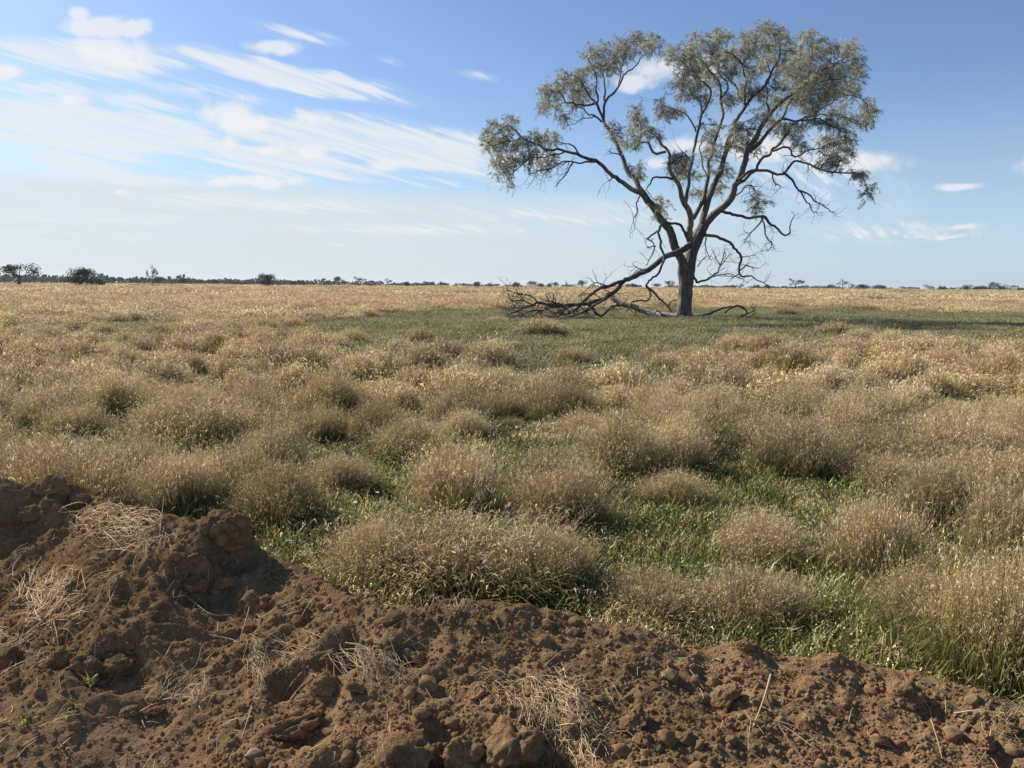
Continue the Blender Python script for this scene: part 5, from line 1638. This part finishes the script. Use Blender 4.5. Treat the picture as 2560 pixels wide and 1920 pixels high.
for pts, lab, w in stalks:
    P3 = [soil3(x, y, l + .004) for x, y, l in pts]
    mb = MB(); stalk(mb, np.array(P3), w)
    o = obj("straw_stalk", mb.mesh("straw_stalk", M_LITTER, True))
    tag(o, lab, "straw", "single straws on the bank")
# straw mats and sheaves: (centre px, spread px, direction px, count, length m, label)
mats = [((1190, 1500), (46, 34), (60, 75), 130, .20, "bleached straw mat fanning over the massive clod"), ((1250, 1590), (40, 40), (30, 50), 60, .14, "tangle of pale straw below the bleached mat"),
        ((790, 1410), (70, 26), (60, 50), 120, .20, "grey straw sheaf drooping over a dark hollow"), ((640, 1405), (60, 22), (-70, 26), 40, .16, "thin straw strewn above the hollows"),
        ((548, 1410), (14, 40), (8, 40), 50, .10, "frayed pale fibres on the lit slope"), ((230, 1125), (60, 30), (70, -14), 110, .16, "pale straw mat on the crest of the high bank end"),
        ((330, 1150), (50, 26), (-50, 16), 70, .14, "golden straw strewn under the bank crest"), ((95, 1300), (50, 40), (50, -50), 110, .16, "golden straw sheaf on the left slope"),
        ((430, 1240), (46, 40), (-22, 50), 70, .16, "dark dead roots and stems on the torn sod"), ((1000, 1318), (26, 14), (6, -26), 26, .07, "tuft of cut stubble on the bank crest"), ((600, 1240), (40, 16), (50, 8), 24, .12, "roots lying on the crest beside the green bay"),
        ((380, 1500), (60, 26), (60, -30), 60, .12, "short pale straw tangle at the edge of the verge"), ((1060, 1480), (50, 24), (60, 10), 30, .10, "scant straw on the middle slope"), ((840, 1625), (34, 36), (-20, 34), 34, .09, "straw wisps against the large smooth clod"),
        ((60, 1380), (50, 30), (-50, 40), 40, .14, "straw strewn low on the left slope"), ((2160, 1560), (40, 20), (50, 12), 30, .10, "straw wisp at the low bank end")]
for (c0, sprd, dr, cn, ln, lab) in mats:
    mb = MB()
    bright = 1.45 if 'bleached' in lab or 'golden' in lab or 'pale straw mat' in lab else 1.05
    for _ in range(int(cn * (2.2 if bright > 1.2 else 1.5))):
        x = c0[0] + rgc.normal(0, sprd[0] * .75); y = c0[1] + rgc.normal(0, sprd[1] * .7)
        a = soil3(x, y, rgc.uniform(-.004, .014))
        ang = rgc.normal(0, .60); f = rgc.uniform(.3, 1.1)
        ddx = (dr[0] * math.cos(ang) - dr[1] * math.sin(ang)) * f; ddy = (dr[0] * math.sin(ang) + dr[1] * math.cos(ang)) * f
        b = soil3(x + ddx, max(y + ddy, 1060), rgc.uniform(.002, .02))
        if np.linalg.norm(b - a) > ln * 1.6: b = a + unit(b - a) * ln * 1.2
        m_ = (a + b) / 2 + np.array([0, 0, rgc.uniform(-.01, .015)]) + rgc.normal(0, .012, 3)
        dk = "dark" in lab or "roots" in lab
        stalk(mb, np.array([a, m_, b]), rgc.uniform(.0005, .0012), np.array([.22, .15, .10]) if dk and rgc.random() < .6 else SC[rgc.integers(4)] * bright)
    o = obj("straw_tangle", mb.mesh("straw_tangle", M_LITTER, True))
    tag(o, lab, "straw", "straw tangles on the bank")
mb = MB()
for _ in range(620):
    x, y = rgc.uniform(-30, 2240), rgc.uniform(1060, 1690)
    yc_ = np.interp(x, [c[0] for c in crest_px], [c[1] for c in crest_px])
    if y < yc_ + 4: continue
    if x > 1300 and rgc.random() < .45: continue
    a = soil3(x, y, .004)
    ang = rgc.random() * 6.28; ln = rgc.uniform(.015, .07) * (1.5 if x < 700 else 1)
    b = a + np.array([math.cos(ang), math.sin(ang), 0]) * ln
    hb, _n = on_soil(b[0], b[1]); b[2] = hb.z + rgc.uniform(.002, .02)
    m_ = (a + b) / 2 + np.array([0, 0, .006]) + rgc.normal(0, .004, 3)
    stalk(mb, np.array([a, m_, b]), rgc.uniform(.0007, .0015))
tag(obj("straw_litter", mb.mesh("straw_litter", M_LITTER, True)), "short broken straws littered over the turned soil", "straw litter", kind="stuff")

# seedlings on the verge
for i, (x, y, lab) in enumerate([(190, 1482, "upright bright green grass seedling at the verge edge"), (150, 1530, "loose green seedling cluster on the reddish verge"), (60, 1545, "thin trailing green seedling at the left of the verge"),
                                 (40, 1610, "tiny green rosette on the reddish verge"), (290, 1625, "pale green seedling on the bare verge"), (140, 1620, "pale sprout beside the tiny rosette"), (10, 1560, "wispy green weed at the end of the verge")]):
    p, n_ = soil_px(x * S, y * S)
    m_ = herb_mesh("seedling", 500 + i, 26 if i < 3 else 12, .045 if i in (1, 2) else .02, .02, .075 if i == 0 else .045, .0024, [YGRN, GRN * 1.2, YGRN * 1.2], M_GREEN, lean=.9)
    o = obj("grass_seedling", m_, loc=p); tag(o, lab, "seedling", "green seedlings on the verge")
# broad weed on the crest edge and small white flowers
def daisy():
    mb = MB()
    for k_ in range(8):
        a = k_ * math.pi / 4
        d = np.array([math.cos(a), math.sin(a), .15])
        P3 = np.array([[d * .002, d * .008, d * .013]]) + np.array([0, 0, .14])
        ribbons(mb, P3, np.array([[.0015, .004, .0015]]), np.array([[-math.sin(a), math.cos(a), 0]]), np.full((1, 3, 3), .7))
    tube(mb, np.array([[0, 0, 0], [.004, 0, .07], [0, 0, .14]]), [.0012, .001, .001], 4, np.array([[.1, .15, .04]]))
    return mb.mesh("daisy", M_LITTER)
dm = daisy()
for i, (x, y, lab) in enumerate([(770, 1092, "tiny white flower in the green bay near the dark-skirted tussock"), (805, 1072, "tiny white flower above the green bay"), (1210, 905, "tiny white flower by the lone small tussock"),
                                 (1525, 1100, "tiny white flower beside the compact mauve tussock"), (640, 1190, "tiny white flower low in the green bay"), (575, 1200, "tiny white flower beside the bank crest"), (1630, 1060, "tiny white flower in the yellowing clearing")]):
    g = ground_at(x * S, y * S, .1)
    o = obj("white_flower", dm, loc=(g[0], g[1], 0)); o.rotation_euler = (0.3, 0, i); o.scale = (1.0,) * 3
    tag(o, lab, "flower", "white flowers in the grass")

# ------------------------------------------------------------------ the air: faint even haze
m, nt_, o_ = material("haze_air")
pv_ = nt_.nodes.new('ShaderNodeVolumePrincipled')
pv_.inputs['Color'].default_value = (0.80, 0.88, 1.0, 1)
pv_.inputs['Density'].default_value = 0.00006
pv_.inputs['Anisotropy'].default_value = 0.2
nt_.links.new(pv_.outputs[0], o_.inputs['Volume'])
hx, hy0, hy1, hz0, hz1 = 6500, -6500, 6500, -1.2, 26.0
hv = np.array([[a, b, c_] for c_ in (hz0, hz1) for b in (hy0, hy1) for a in (-hx, hx)], float)
hf = np.array([[0, 2, 3, 1], [4, 5, 7, 6], [0, 1, 5, 4], [2, 6, 7, 3], [0, 4, 6, 2], [1, 3, 7, 5]])
tag(obj("haze", np_mesh("haze", hv, hf, m)), "faint pale haze in the air over the plain", "haze", kind="stuff")
